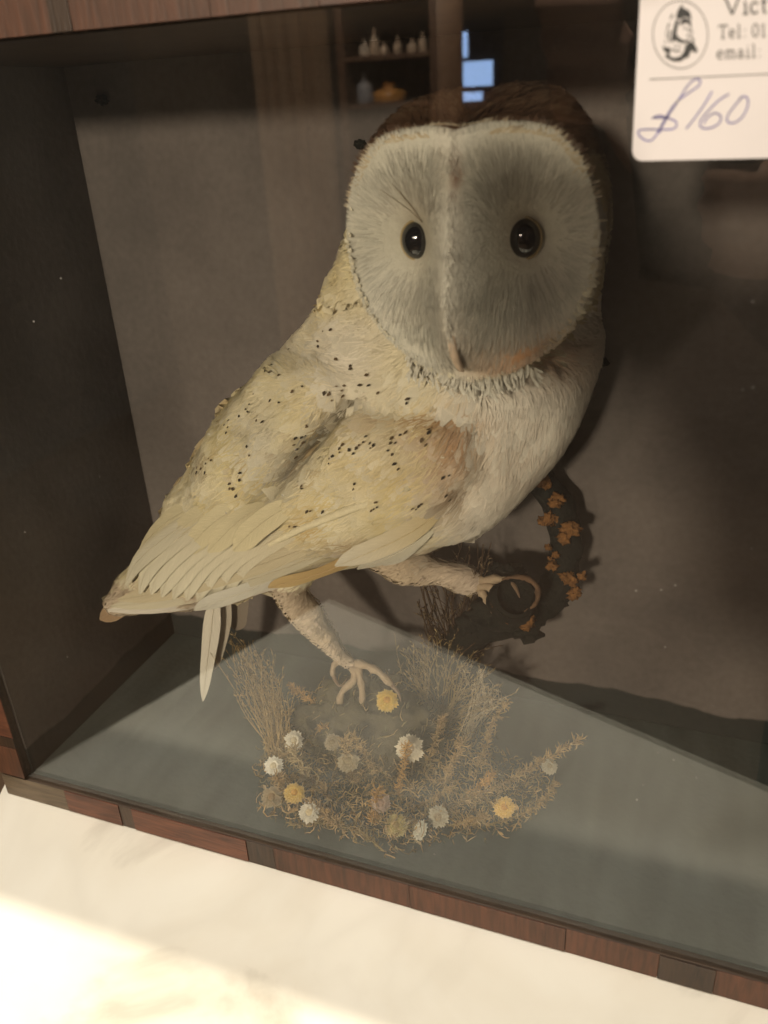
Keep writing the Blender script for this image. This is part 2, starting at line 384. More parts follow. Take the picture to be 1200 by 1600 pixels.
xs = [(-0.0174, xb(104), 'grey_veneer'), (xb(104), xb(188), 'red_veneer'), (xb(188), xb(208), 'dark_veneer'), (xb(208), xb(386), 'red_veneer'),
      (xb(386), xb(428), 'dark_veneer'), (xb(428), xb(640), 'brown_veneer'), (xb(640), xb(884), 'brown_veneer'), (xb(884), xb(1030), 'brown_veneer'),
      (xb(1030), xb(1118), 'dark_veneer'), (xb(1118), xb(1230), 'brown_veneer'), (xb(1230), W + 0.0174, 'red_veneer')]
for i, (a, b, m) in enumerate(xs):
    j = random.uniform(-0.0004, 0.0004)
    bevelled('veneer_block', a + 0.0001, b - 0.0001, YF0 + j, YF1 - 0.001, ZM + 0.0003 + abs(j), 0.0 + j * 0.6, MT[m], rail, 0.00012)
def stile(x0, x1, cuts, mats):
    st = bevelled('stile', x0 + 0.0003, x1 - 0.0003, YF1 - 0.0006, 0.001, 0.0012, H - 0.0002, MT['carcass'], case, 0.0003)
    for i in range(len(cuts) - 1):
        j = random.uniform(-0.0003, 0.0003)
        bevelled('veneer_block', x0, x1, YF0 + j, YF1 - 0.0008, cuts[i] + 0.00015, cuts[i + 1] - 0.00015, MT[mats[i % len(mats)]], st, 0.00012)
stile(-0.0174, -0.0003, [0.0008, 0.022, 0.029, 0.075, 0.12, 0.17, 0.23, 0.29, H], ['brown_veneer', 'dark_veneer', 'red_veneer'])
stile(W + 0.0003, W + 0.0174, [0.0008, 0.05, 0.1, 0.16, 0.22, 0.29, H], ['red_veneer', 'brown_veneer', 'dark_veneer'])
top = bevelled('top_rail', -0.0172, W + 0.0172, YF1 - 0.0008, 0.001, H + 0.0045, H + 0.0315, MT['carcass'], case, 0.0004)
tx = [-0.0174, 0.04, 0.075, 0.117, 0.125, 0.175, 0.21, 0.30, 0.37, W + 0.0174]
for i in range(len(tx) - 1):
    m = ['red_veneer', 'brown_veneer', 'brown_veneer', 'dark_veneer', 'brown_veneer', 'brown_veneer', 'red_veneer', 'brown_veneer', 'red_veneer'][i]
    j = random.uniform(-0.0003, 0.0003)
    bevelled('veneer_block', tx[i] + 0.0001, tx[i + 1] - 0.0001, YF0 + j, YF1 - 0.001, H + 0.0003, H + 0.032, MT[m], top, 0.00012)

# ------------------------------------------------------------------ owl: body
owl = thing('stuffed_owl', 'stuffed barn owl with white face and speckled cream wing, standing in the case', 'owl')
# head frame: hu = picture right, hv = up, hw = where the face looks
HC = at(738, 393, 0.046)
view = (Vector(CAM) - HC).normalized()
yaw, pit = math.radians(-17), math.radians(-10)
side = Vector((0, 0, 1)).cross(view).normalized()
hw = Matrix.Rotation(yaw, 3, 'Z') @ view
side = Vector((0, 0, 1)).cross(hw).normalized()
hw = (Matrix.Rotation(-pit, 3, side) @ hw).normalized()
hu = Vector((0, 0, 1)).cross(hw).normalized(); hv = hw.cross(hu)
rollm = Matrix.Rotation(math.radians(1), 3, hw); hu = rollm @ hu; hv = rollm @ hv
def hl(u, v, w): return HC + hu * u + hv * v + hw * w
def to_head(P):
    d = P - HC; return d.dot(hu), d.dot(hv), d.dot(hw)
HA = [-90, -75, -60, -40, -20, 0, 20, 38, 52, 66, 90]
HR = [.0465, .0455, .0448, .0450, .0455, .0462, .0480, .0500, .0500, .0458, .0405]
def heart(th):
    d = math.degrees(th); d = (d + 180) % 360 - 180
    if d > 90: d = 180 - d
    if d < -90: d = -180 - d
    return 0.975 * float(np.interp(d, HA, HR))
EYES = [(-0.0210, 0.0040), (0.0190, 0.0045)]
def ridge_amp(v): return float(np.interp(v, [-.050, -.042, -.036, -.026, -.012, .005, .02, .035, .05], [0, .001, .010, .0205, .0230, .0215, .0165, .0105, .004]))
def face_w(u, v):
    th = math.atan2(v, u); r = math.hypot(u, v) / heart(th); r = min(r, 1)
    base = 0.0105 * (1 - r * r) + 0.0085 * r ** 5
    for ex, ey in EYES:
        d2 = ((u - ex) / 0.0155) ** 2 + ((v - ey) / 0.0175) ** 2
        base -= 0.0115 * math.exp(-d2)
    a = abs(u) / (0.0112 + 0.05 * max(0, v - .005))
    base += ridge_amp(v) * math.exp(-a ** 1.35)
    return base
bm = bmesh.new()
NT, NR, NB = 72, 26, 16
rows = []
cv = bm.verts.new(hl(0, 0, face_w(0, 0)))
for i in range(1, NR + NB):
    row = []
    for k in range(NT):
        th = 2 * math.pi * k / NT; hr = heart(th)
        if i <= NR:
            r = i / NR; u, v = hr * r * math.cos(th), hr * r * math.sin(th); row.append(bm.verts.new(hl(u, v, face_w(u, v))))
        else:
            ph = (i - NR) / NB * math.pi / 2
            k2 = math.cos(ph) * (1 + 0.10 * math.sin(2 * ph)); up = max(0, math.sin(th))
            dep = 0.062
            u, v = hr * k2 * math.cos(th), hr * k2 * math.sin(th) + 0.006 * math.sin(ph) + up * 0.012 * math.sin(2 * ph)
            row.append(bm.verts.new(hl(u * 1.0, v, 0.0085 - dep * math.sin(ph))))
    rows.append(row)
bk = bm.verts.new(hl(0, 0.006, 0.0085 - 0.062))
for k in range(NT):
    bm.faces.new((cv, rows[0][k], rows[0][(k + 1) % NT])); bm.faces.new((bk, rows[-1][(k + 1) % NT], rows[-1][k]))
for i in range(len(rows) - 1):
    for k in range(NT): bm.faces.new((rows[i][k], rows[i + 1][k], rows[i + 1][(k + 1) % NT], rows[i][(k + 1) % NT]))
# torso: sections (photo x, photo y, depth y, half width in px, half depth in m)
TS = [(750, 320, .090, 176, .034), (740, 400, .091, 199, .036), (724, 470, .092, 209, .037), (713, 546, .091, 220, .039), (671, 614, .088, 220, .041), (615, 662, .085, 212, .043), (548, 704, .083, 190, .043),
      (446, 766, .082, 150, .038), (352, 838, .079, 102, .027), (268, 894, .073, 62, .016), (208, 928, .068, 30, .008), (172, 948, .065, 8, .004)]
TP = spline(TS, 40); path = [at(t[0], t[1], t[2]) for t in TP]
def ring_dir(i):
    a = TP[max(i - 1, 0)]; b = TP[min(i + 1, len(TP) - 1)]; d = np.array([b[0] - a[0], b[1] - a[1]]); d /= np.linalg.norm(d)
    return CX * -d[1] + CY * d[0]
prev = None; NS = 40
for i, t in enumerate(TP):
    pd = ring_dir(i); r = max(t[3], 4) * mpp(path[i])
    ring = [bm.verts.new(path[i] + pd * (r * math.cos(2 * math.pi * k / NS)) + CZ * (max(t[4], .003) * math.sin(2 * math.pi * k / NS))) for k in range(NS)]
    if prev:
        for k in range(NS): bm.faces.new((prev[k], prev[(k + 1) % NS], ring[(k + 1) % NS], ring[k]))
    else: bm.faces.new(ring[::-1])
    prev = ring
bm.faces.new(prev)
def bm_tube(pts, rad, seg=14):
    prev = None
    for i, (p, t, a, b) in enumerate(frames(pts)):
        ring = [bm.verts.new(p + (a * math.cos(2 * math.pi * k / seg) + b * math.sin(2 * math.pi * k / seg)) * rad[i]) for k in range(seg)]
        if prev:
            for k in range(seg): bm.faces.new((prev[k], prev[(k + 1) % seg], ring[(k + 1) % seg], ring[k]))
        else: bm.faces.new(ring[::-1])
        prev = ring
    bm.faces.new(prev)
# legs: near one down to the moss, far one forward to the branch
LEG = [at(470, 850, .074), at(448, 915, .073), at(487, 970, .073), at(530, 1018, .074), at(556, 1042, .074)]
LEG = [Vector(p) for p in spline([tuple(p) for p in LEG], 16)]
bm_tube(LEG, [float(np.interp(i, [0, 4, 9, 13, 15], [.014, .0088, .0056, .0040, .0036])) for i in range(16)])
LEG2 = [at(560, 800, .088), at(610, 870, .092), at(680, 893, .098), at(752, 912, .104)]
LEG2 = [Vector(p) for p in spline([tuple(p) for p in LEG2], 14)]
bm_tube(LEG2, [float(np.interp(i, [0, 5, 13], [.018, .0095, .0046])) for i in range(14)])
bmesh.ops.recalc_face_normals(bm, faces=bm.faces[:])
tm = bpy.data.meshes.new('tmp'); bm.to_mesh(tm); bm.free()
to = bpy.data.objects.new('tmp', tm); COL.objects.link(to)
md = to.modifiers.new('r', 'REMESH'); md.mode = 'VOXEL'; md.voxel_size = 0.0014
sm = to.modifiers.new('s', 'SMOOTH'); sm.factor = 0.5; sm.iterations = 5
dg = bpy.context.evaluated_depsgraph_get(); dg.update()
bmesh_ = bpy.data.meshes.new_from_object(to.evaluated_get(dg)); bpy.data.objects.remove(to); bmesh_.name = 'body'

# wing relief on the near side: raised folded wing, groove between shoulder feathers and wing
WING = [(735, 668), (660, 652), (540, 648), (500, 690), (455, 745), (380, 770), (300, 800), (240, 850), (200, 930), (300, 942), (430, 905), (560, 862), (640, 845), (700, 790), (745, 730)]
SCAP = [(520, 560), (430, 560), (355, 625), (300, 735), (262, 800), (330, 800), (400, 765), (455, 715), (500, 660), (560, 615)]
def poly_dist(px, py, P):
    inside = False; best = 1e9; n = len(P)
    for i in range(n):
        x0, y0 = P[i]; x1, y1 = P[(i + 1) % n]
        if (y0 > py) != (y1 > py) and px < (x1 - x0) * (py - y0) / (y1 - y0) + x0: inside = not inside
        dx, dy = x1 - x0, y1 - y0; t = max(0, min(1, ((px - x0) * dx + (py - y0) * dy) / (dx * dx + dy * dy)))
        best = min(best, math.hypot(px - x0 - t * dx, py - y0 - t * dy))
    return best if inside else -best
def seg_dist(px, py, pl):
    best = 1e9
    for (x0, y0), (x1, y1) in zip(pl[:-1], pl[1:]):
        dx, dy = x1 - x0, y1 - y0; t = max(0, min(1, ((px - x0) * dx + (py - y0) * dy) / (dx * dx + dy * dy)))
        best = min(best, math.hypot(px - x0 - t * dx, py - y0 - t * dy))
    return best
GROOVE = [(548, 634), (520, 660), (478, 705), (440, 755), (400, 790)]
GRO2 = [(740, 662), (670, 650), (600, 640), (545, 634)]
nv = len(bmesh_.vertices)
co = np.empty(nv * 3); bmesh_.vertices.foreach_get('co', co); co = co.reshape(-1, 3)
no = np.empty(nv * 3); bmesh_.vertices.foreach_get('normal', no); no = no.reshape(-1, 3)
def near_side(p, n): return n.dot(Vector(CAM) - p) > 0
for i in range(nv):
    p = Vector(co[i]); n = Vector(no[i])
    u, v, w_ = to_head(p)
    if w_ > -0.02 and math.hypot(u, v) < 0.055: continue
    d = 0.0
    if near_side(p, n):
        px, py = proj(p)
        if py > 520:
            d += 0.0066 * sstep(-24, 42, poly_dist(px, py, WING)) + 0.0065 * sstep(-16, 40, poly_dist(px, py, SCAP))
            d -= 0.0085 * math.exp(-(seg_dist(px, py, GROOVE) / 15.0) ** 2) + 0.0022 * math.exp(-(seg_dist(px, py, GRO2) / 12.0) ** 2)
    d += (0.0030 * noise.noise(p * 38) + 0.0014 * noise.noise(p * 90)) * (.5 if proj(p)[0] > 740 else 1)
    co[i] = p + n * d
bmesh_.vertices.foreach_set('co', co.ravel()); bmesh_.update()
bmesh_.polygons.foreach_set('use_smooth', [True] * len(bmesh_.polygons))
bmesh_.vertices.foreach_get('normal', no.ravel())
no = np.array([v.normal[:] for v in bmesh_.vertices])

WHITE, CREAM, BUFF, RUST, BROWN, YEL = (.69, .63, .54), (.68, .60, .41), (.52, .36, .16), (.40, .21, .10), (.075, .038, .020), (.65, .55, .30)
def blob(px, py, cx, cy, rx, ry): return math.exp(-((px - cx) / rx) ** 2 - ((py - cy) / ry) ** 2)
def plumage(p, n, jit=0.0):
    """colour of the plumage at a point of the body"""
    u, v, w_ = to_head(p)
    f1 = noise.noise(p * 45 + Vector((3, 1, 7))); f2 = noise.noise(p * 110 + Vector((9, 2, 4)))
    hd = math.hypot(u, v) / heart(math.atan2(v, u))
    if w_ > -0.058 and hd < 1.7 and (hd < 1.02 or v > 0.012):      # head
        if w_ > -0.004 and hd < 1.02:                              # face
            c = lerp((.65, .62, .53), (.50, .47, .38), 0.5 + 0.5 * f1)
            for ex, ey in EYES:
                s = 1 if ex > 0 else -1
                d = math.exp(-((u - ex * 0.88) / 0.0105) ** 2 - ((v - ey - 0.004) / 0.017) ** 2)
                c = lerp(c, (.20, .16, .10), 0.72 * d)  # brown stain at the eyes, with the shading around them painted in
            c = lerp(c, (.14, .06, .03), 0.85 * math.exp(-((u - 0.001) / 0.0022) ** 2 - ((v - 0.027) / 0.006) ** 2))
            c = lerp(c, (.52, .36, .26), 0.35 * math.exp(-(u / 0.007) ** 2 - ((v + 0.022) / 0.010) ** 2))
            if v > -.032: c = lerp(c, (.74, .71, .62), 0.65 * math.exp(-(u / 0.0095) ** 2) * (1 - math.exp(-((v - 0.027) / 0.006) ** 2)))
            c = lerp(c, (.48, .24, .10), 0.9 * math.exp(-((u - 0.020) / 0.019) ** 2 - ((v + 0.037) / 0.011) ** 2))
            return c
        k = sstep(0.016, 0.034, v + 0.005 * f1)
        c = lerp(CREAM, BROWN, k)
        if v < 0.03: c = lerp(c, (.45, .34, .2), 0.25 * (f2 + 1))
        return c
    px, py = proj(p)
    if not near_side(p, n): return lerp(CREAM, BUFF, 0.4 + 0.5 * f1)
    c = lerp(CREAM, YEL, sstep(-.4, .5, f1))
    c = lerp(c, WHITE, sstep(640, 760, px + 40 * f1))               # breast
    c = lerp(c, WHITE, 0.8 * blob(px, py, 560, 560, 80, 80))
    c = lerp(c, (.60, .50, .40), 0.5 * blob(px, py, 830, 720, 90, 60))
    c = lerp(c, BUFF, (0.45 + 0.5 * f1) * blob(px, py, 660, 700, 110, 70))
    c = lerp(c, RUST, 0.75 * blob(px, py, 712, 690, 30, 55))
    c = lerp(c, (.30, .19, .11), 0.7 * blob(px, py, 705, 770, 28, 38))
    c = lerp(c, BUFF, 0.8 * sstep(0, .5, f1) * blob(px, py, 460, 840, 130, 60))
    c = lerp(c, (.10, .085, .06), 0.85 * math.exp(-(seg_dist(px, py, [(545, 632), (478, 705), (455, 735)]) / 16) ** 2))  # darker along the groove between shoulder feathers and wing
    c = lerp(c, (.45, .42, .38), 0.55 * blob(px, py, 440, 700, 28, 60))
    c = lerp(c, (.36, .20, .08), 0.8 * blob(px, py, 680, 655, 80, 9))
    c = lerp(c, RUST, 0.65 * blob(px, py, 850, 560, 75, 30))
    c = lerp(c, (.40, .27, .12), 0.6 * sstep(.05, .5, f2) * blob(px, py, 420, 700, 160, 90))
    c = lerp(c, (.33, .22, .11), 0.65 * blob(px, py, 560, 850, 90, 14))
    if py > 905 or (py > 850 and px > 570): c = lerp(c, (.50, .39, .30), 0.8)   # legs
    return c
def colour_mesh(me):
    a = me.color_attributes.new('Col', 'FLOAT_COLOR', 'POINT'); out = np.ones((len(me.vertices), 4), np.float32)
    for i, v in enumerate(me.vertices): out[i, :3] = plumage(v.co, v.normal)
    a.data.foreach_set('color', out.ravel())
colour_mesh(bmesh_)
body = link('body', bmesh_, MT['down'], owl)
BVH = BVHTree.FromPolygons([v.co for v in bmesh_.vertices], [p.vertices for p in bmesh_.polygons])
def surf(px, py, lift=0.0):
    """point on the owl under a photo pixel, lifted off the surface"""
    d = Vector(ray(px, py)); loc, nn, _, _ = BVH.ray_cast(Vector(CAM), d, 2)
    if loc is None:
        loc, nn, _, _ = BVH.find_nearest(at(px, py, 0.070)); q = at(px, py, loc.y); return q - CZ * lift, -CZ
    if nn.dot(d) > 0: nn = -nn
    return loc + nn * lift, nn

# ------------------------------------------------------------------ feathers
def feather(mb, root, d, n, L, Wd, col, tipcol=None, lift=0.12, curl=0.0, nl=5, spot=None, seed=0.0, dome=0.16, hug=None):
    """one contour feather: root, direction, surface normal, length, width"""
    d = (d - n * d.dot(n)).normalized(); s = n.cross(d); V = []; F = []; Cc = []; T = []; NN = []
    for i in range(nl + 1):
        t = i / nl; hwid = Wd * 0.5 * (0.30 + 0.70 * math.sin(min(1, t * 1.25) * math.pi / 2)) * (1 - max(0, (t - 0.70) / 0.30) ** 2.2 * 0.80)
        c = root + d * (L * t) + n * (lift * L * math.sin(t * math.pi * 0.55) * (1 - 0.55 * t)) - n * (curl * L * t * t)
        cc = lerp(col, tipcol or col, t * t); n_ = n; s_2 = s
        if hug is not None:
            q_, qn, _, _ = BVH.find_nearest(root + d * (L * t))
            if qn.dot(n) < 0.2: qn = n
            c = q_ + qn * (hug[0] + hug[1] * t); n_ = qn; s_2 = qn.cross(d).normalized()
        for k in (-1, 0, 1):
            V.append(c + s_2 * (k * hwid) + n_ * (-(k * k) * hwid * dome)); Cc.append(cc); T.append((float(k), t, seed))
            if hug is not None: NN.append(tuple((n_ + s_2 * (k * .10) + d * (.10 * (t - .4))).normalized()))
    for i in range(nl):
        a = i * 3
        F += [(a, a + 3, a + 4, a + 1), (a + 1, a + 4, a + 5, a + 2)]
    mb.add(V, F, Cc, T)
    if hug is not None: mb.n += NN
    else:
      for q in T: mb.n.append(tuple((n + s * (q[0] * 0.22) + d * (0.14 * (q[1] - 0.3))).normalized()))
    if spot:
        t = spot[0]; sz = spot[1]
        c = root + d * (L * t) + n * (lift * L * math.sin(t * math.pi * 0.55) * (1 - 0.55 * t) - curl * L * t * t + 0.00035)
        a, b = d * sz * 1.5, s * sz * 0.75
        mb.add([c - a, c - a * .3 + b, c + a * .7 + b * .7, c + a, c + a * .2 - b, c - a * .5 - b * .8], [(5, 4, 3, 2, 1, 0)], spot[2]); mb.n += [tuple(n)] * 6
def flow(p, n):
    """direction the plumage lies at a point of the body"""
    best = min(range(len(path)), key=lambda i: (path[i] - p).length_squared)
    d = path[min(best + 2, len(path) - 1)] - path[max(best - 2, 0)]
    u, v, w_ = to_head(p)
    k = sstep(-0.075, -0.045, v)
    d = d.normalized() * (1 - k) + (-hw * 0.9 - hv * 0.5 + hu * (0.5 * (1 if u > 0 else -1))) * k
    # breast feathers fall downwards
    px, py = proj(p); b = sstep(680, 800, px) * (1 - k)
    d = d * (1 - 0.75 * b) + Vector((-0.15, 0, -1)) * 0.75 * b
    d = d - n * d.dot(n)
    return d.normalized() if d.length > 1e-6 else n.orthogonal()
# sample points over the body
pol = bmesh_.polygons; ar = np.array([p.area for p in pol]); cum = np.cumsum(ar); tot = cum[-1]
def samples(n):
    for x in rng.random(n) * tot:
        p = pol[int(np.searchsorted(cum, x))]; vs = [bmesh_.vertices[i] for i in p.vertices]
        w8 = rng.random(len(vs)); w8 /= w8.sum()
        q = Vector((0, 0, 0)); nn = Vector((0, 0, 0))
        for a, b in zip(vs, w8): q += a.co * b; nn += a.normal * b
        yield q, nn.normalized()
plum = MB(); downy = MB()
for p, n in samples(15000):
    u, v, w_ = to_head(p); hd = math.hypot(u, v) / heart(math.atan2(v, u))
    if w_ > -0.010 and hd < 1.06: continue                         # face is built separately
    px, py = proj(p); ns = near_side(p, n)
    if ns and (py > 900 or (py > 855 and px > 590)): continue       # legs
    if not ns and py > 940: continue
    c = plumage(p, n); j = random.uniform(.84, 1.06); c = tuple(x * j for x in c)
    br = sstep(640, 760, px)                                        # breast feathers softer
    onhead = w_ > -0.07 and hd < 1.3 and v > -0.04
    wing = ns and poly_dist(px, py, WING) > 0
    L = random.uniform(.013, .019); Wd = random.uniform(.006, .0095)
    if onhead: L *= 0.55; Wd *= 0.5
    elif wing: L *= 1.15; Wd *= 1.05
    d = flow(p, n); d = (d + n.cross(d) * random.gauss(0, .14)).normalized()
    tip = lerp(c, (.78, .74, .62), 0.35) if not onhead else lerp(c, (.30, .22, .14), .2)
    sp = None
    if ns and not onhead and px < 735 and py > 470:
        pr = 0.05 + 0.14 * blob(px, py, 590, 690, 110, 45) + 0.13 * blob(px, py, 410, 620, 90, 80)
        if px < 330 and py > 800: pr = 0.02
        if random.random() < pr * .5: sp = (random.uniform(.72, .92), random.uniform(.0007, .0013), random.choice([(.035, .025, .015), (.06, .04, .02), (.02, .016, .012)]))
    feather(plum, p - n * 0.0006, d, n, L, Wd, c, tip, lift=random.uniform(.015, .05), curl=random.uniform(.0, .04), nl=4, spot=None, seed=random.random(), dome=.10, hug=(random.uniform(.0, .0005), random.uniform(.0004, .0013)))
tag(plum.build('plumage', MT['feather'], owl), kind='stuff')
fuzz = MB()
for p, n in samples(42000):
    u, v, w_ = to_head(p); hd = math.hypot(u, v) / heart(math.atan2(v, u))
    if w_ > -0.006 and hd < 1.03: continue
    px, py = proj(p)
    if not near_side(p, n) and random.random() < .6: continue
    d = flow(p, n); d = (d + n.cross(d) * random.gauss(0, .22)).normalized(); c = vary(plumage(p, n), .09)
    onhead = w_ > -0.07 and hd < 1.3 and v > -0.04; L = random.uniform(.005, .0095) * (.6 if onhead else 1); wd = random.uniform(.00035, .0008)
    h0 = random.uniform(.0005, .0014); o = p + n * h0; s = n.cross(d) * wd * .5
    q1, m1, _, _ = BVH.find_nearest(p + d * L * .5); q2, m2, _, _ = BVH.find_nearest(p + d * L)
    q1 = q1 + m1 * (h0 + .0003); q2 = q2 + m2 * (h0 + random.uniform(-.0002, .0008))
    fuzz.add([o - s, o + s, q1 - s * .8, q1 + s * .8, q2], [(0, 2, 3, 1), (2, 4, 3)], c); fuzz.n += [tuple(n)] * 5
tag(fuzz.build('soft_down', MT['strand'], owl), kind='stuff')

def long_feather(ctrl, wpx, col, lift, name='flight_feather', parent=None, tipcol=None, n=14, asym=0.0, edge=None, taper=0.0, Yfix=None):
    """a flight feather laid over the wing along photo control points; each its own object"""
    pts = spline(ctrl, n); P = []; N = []
    for i, (x, y) in enumerate(pts):
        if Yfix is not None: q = at(x, y, Yfix[0] + (Yfix[1] - Yfix[0]) * i / (n - 1)); nn = -CZ
        else: q, nn = surf(x, y, lift * sstep(-.05, .40, i / (n - 1)) - .0022 * (1 - sstep(0, .25, i / (n - 1))))
        P.append(q); N.append(nn)
    if Yfix is None:                                     # smooth the lie of the vane
        for _ in range(8):
            P = [P[0]] + [(P[i - 1] + P[i] * 2 + P[i + 1]) / 4 for i in range(1, n - 1)] + [P[-1]]
            N = [N[0]] + [((N[i - 1] + N[i] * 2 + N[i + 1]) / 4).normalized() for i in range(1, n - 1)] + [N[-1]]
    mb = MB(); V = []; F = []; Cc = []; T = []; sd = random.random(); ks = (-1, -.55, 0, .55, 1)
    for i in range(n):
        t = i / (n - 1); tg = (P[min(i + 1, n - 1)] - P[max(i - 1, 0)]).normalized(); s = N[i].cross(tg).normalized()
        w8 = wpx * mpp(P[i]) * (0.12 + 0.88 * math.sin(min(1, t * 2.6) * math.pi / 2)) * (1 - taper * t) * (1 - max(0, (t - 0.72) / 0.28) ** 2.0 * 0.9)
        for k in ks:
            kk = k + asym * (1 - k * k)
            V.append(P[i] + s * (kk * w8) + N[i] * ((.10 * k - .05 * k * k) * w8)); c = lerp(col, tipcol or col, t)
            if edge and k == -1: c = lerp(c, edge, .5)
            j = 1 - 0.05 * (k == 0); Cc.append(tuple(x * j for x in c)); T.append((k * .8, t, sd))
    m = len(ks)
    for i in range(n - 1):
        for k in range(m - 1): F.append((i * m + k, (i + 1) * m + k, (i + 1) * m + k + 1, i * m + k + 1))
    mb.add(V, F, Cc, T)
    for i in range(n):
        tg = (P[min(i + 1, n - 1)] - P[max(i - 1, 0)]).normalized(); s = N[i].cross(tg).normalized()
        for k in ks: mb.n.append(tuple((N[i] + s * (k * .05)).normalized()))
    o = mb.build(name, MT['feather'], parent)
    sh = MB(); tube(sh, [P[i] + N[i] * 0.00025 for i in range(n)], [0.00022 * (1 - .8 * i / (n - 1)) for i in range(n)], 5, lerp(col, (.6, .5, .36), .4))
    if name != 'flight_feather' or True: sh.build('shaft', MT['strand'], None).parent = o if parent is owl else parent
    return o
# the folded near wing: a group part holding its flight feathers
wing_core = MB()
tube(wing_core, [surf(x, y, 0.0004)[0] for x, y in ((640, 760), (560, 790), (470, 825), (380, 870), (300, 905))], [.0016, .002, .002, .0016, .001], 8, CREAM)
wing = wing_core.build('wing', MT['down'], owl)
PALE = (.60, .54, .40); PALE2 = (.55, .47, .32)
# primaries along the lower edge, lowest first
long_feather([(560, 862), (440, 905), (310, 938), (172, 951)], 17, WHITE, .0022, parent=wing, edge=(.5, .42, .3))
long_feather([(545, 850), (430, 888), (300, 925), (180, 944)], 17, PALE, .0030, parent=wing, edge=(.45, .36, .22))
long_feather([(530, 838), (420, 872), (300, 910), (192, 934)], 17, PALE2, .0036, parent=wing, edge=(.45, .36, .22))
# secondaries fanned over them, their tips curving down
for i in range(9):
    t = i / 8
    x0, y0 = 500 - 150 * t, 815 - 22 * t; xm, ym = 395 - 130 * t, 858 - 8 * t; x1, y1 = 345 - 132 * t, 932 - 6 * t - 14 * t * t
    long_feather([(x0, y0), ((x0 + xm) / 2 - 4, (y0 + ym) / 2 - 5), (xm, ym), ((xm + x1) / 2 - 10, (ym + y1) / 2 - 5), (x1, y1)], 19, lerp(PALE2, PALE, t), .0032 + .0004 * i,
                 parent=wing, tipcol=(.66, .61, .47), edge=(.42, .33, .18), n=16)
for i in range(5):                                        # shorter row of coverts above
    t = i / 4
    long_feather([(470 - 165 * t, 782 + 8 * t), (420 - 155 * t, 810 + 10 * t), (375 - 145 * t, 850 + 14 * t)], 20, lerp(YEL, PALE, .5), .0066 - .0004 * i, parent=wing, n=9)
# buff strip and rounded white flank feathers under the wing
o = long_feather([(600, 846), (530, 874), (470, 892), (420, 907)], 19, (.60, .40, .17), .0040, 'flank_feather', owl, tipcol=(.62, .45, .22)); o['label'] = 'buff flank feather under the wing'
o = long_feather([(452, 889), (400, 906), (350, 922), (305, 940)], 19, (.72, .68, .58), .0050, 'flank_feather', owl)
for k, (a, b) in enumerate((((705, 790), (528, 858)), ((690, 812), (560, 866)), ((668, 820), (600, 866)))):
    o = long_feather([a, ((a[0] + b[0]) / 2, (a[1] + b[1]) / 2 + 3), b], 22 - 3 * k, ((.62, .48, .24), (.72, .66, .5), (.74, .7, .58))[k], .0085 - .0015 * k, 'flank_feather', owl, tipcol=(.68, .63, .52), n=9)
# tail feathers hanging below the wing
long_feather([(336, 925), (330, 985), (322, 1050), (317, 1096)], 19, (.62, .56, .46), 0, 'tail_feather', owl, Yfix=(.076, .074), tipcol=(.70, .66, .56), taper=.72)
long_feather([(352, 915), (348, 970), (338, 1020), (330, 1048)], 17, (.44, .38, .30), 0, 'tail_feather', owl, Yfix=(.082, .082), taper=.5)
long_feather([(378, 900), (372, 950), (368, 985)], 16, (.20, .16, .12), 0, 'tail_feather', owl, Yfix=(.088, .090))  # hindmost feather: its shade is painted in as a dark colour
long_feather([(260, 880), (205, 935), (156, 968)], 16, (.34, .22, .12), 0, 'tail_feather', owl, Yfix=(.078, .067))
long_feather([(270, 850), (215, 905), (172, 958)], 18, (.40, .28, .15), 0, 'tail_feather', owl, Yfix=(.080, .069))

# black specks of the upper wing and back, laid over the feathers
allv = list(bmesh_.vertices); tv = [v.co.copy() for v in allv] + [Vector(v) for v in plum.v] + [Vector(v) for v in fuzz.v]; nb0, nb1 = len(allv), len(allv) + len(plum.v)
tf = [tuple(p.vertices) for p in bmesh_.polygons] + [tuple(i + nb0 for i in f) for f in plum.f] + [tuple(i + nb1 for i in f) for f in fuzz.f]
BV2 = BVHTree.FromPolygons(tv, tf)
SPK = [(445,125),(410,180),(395,195),(402,185),(325,240),(340,240),(360,270),(350,285),(430,270),(460,240),(560,165),(390,315),(335,300),(285,315),(305,325),(355,370),(490,325),(480,350),(335,450),(325,490),(320,470),(255,410),(245,425),(265,400),
       (220,435),(270,545),(285,520),(320,535),(410,525),(420,520),(480,470),(495,525),(550,540),(455,560),(545,400),(555,395),(570,385),(590,380),(610,380),(630,350),(640,375),(650,370),(690,350),(690,365),(685,380),(705,425),(605,460),(640,365),(725,340),
       (765,355),(775,340),(660,515),(645,525),(740,515),(755,510),(820,490),(825,440),(660,245),(730,260),(595,190),(640,230),(545,250),(520,125),(560,232),(575,240),(552,262),(530,100),(470,380),(478,372),(484,362)]
spk = MB()
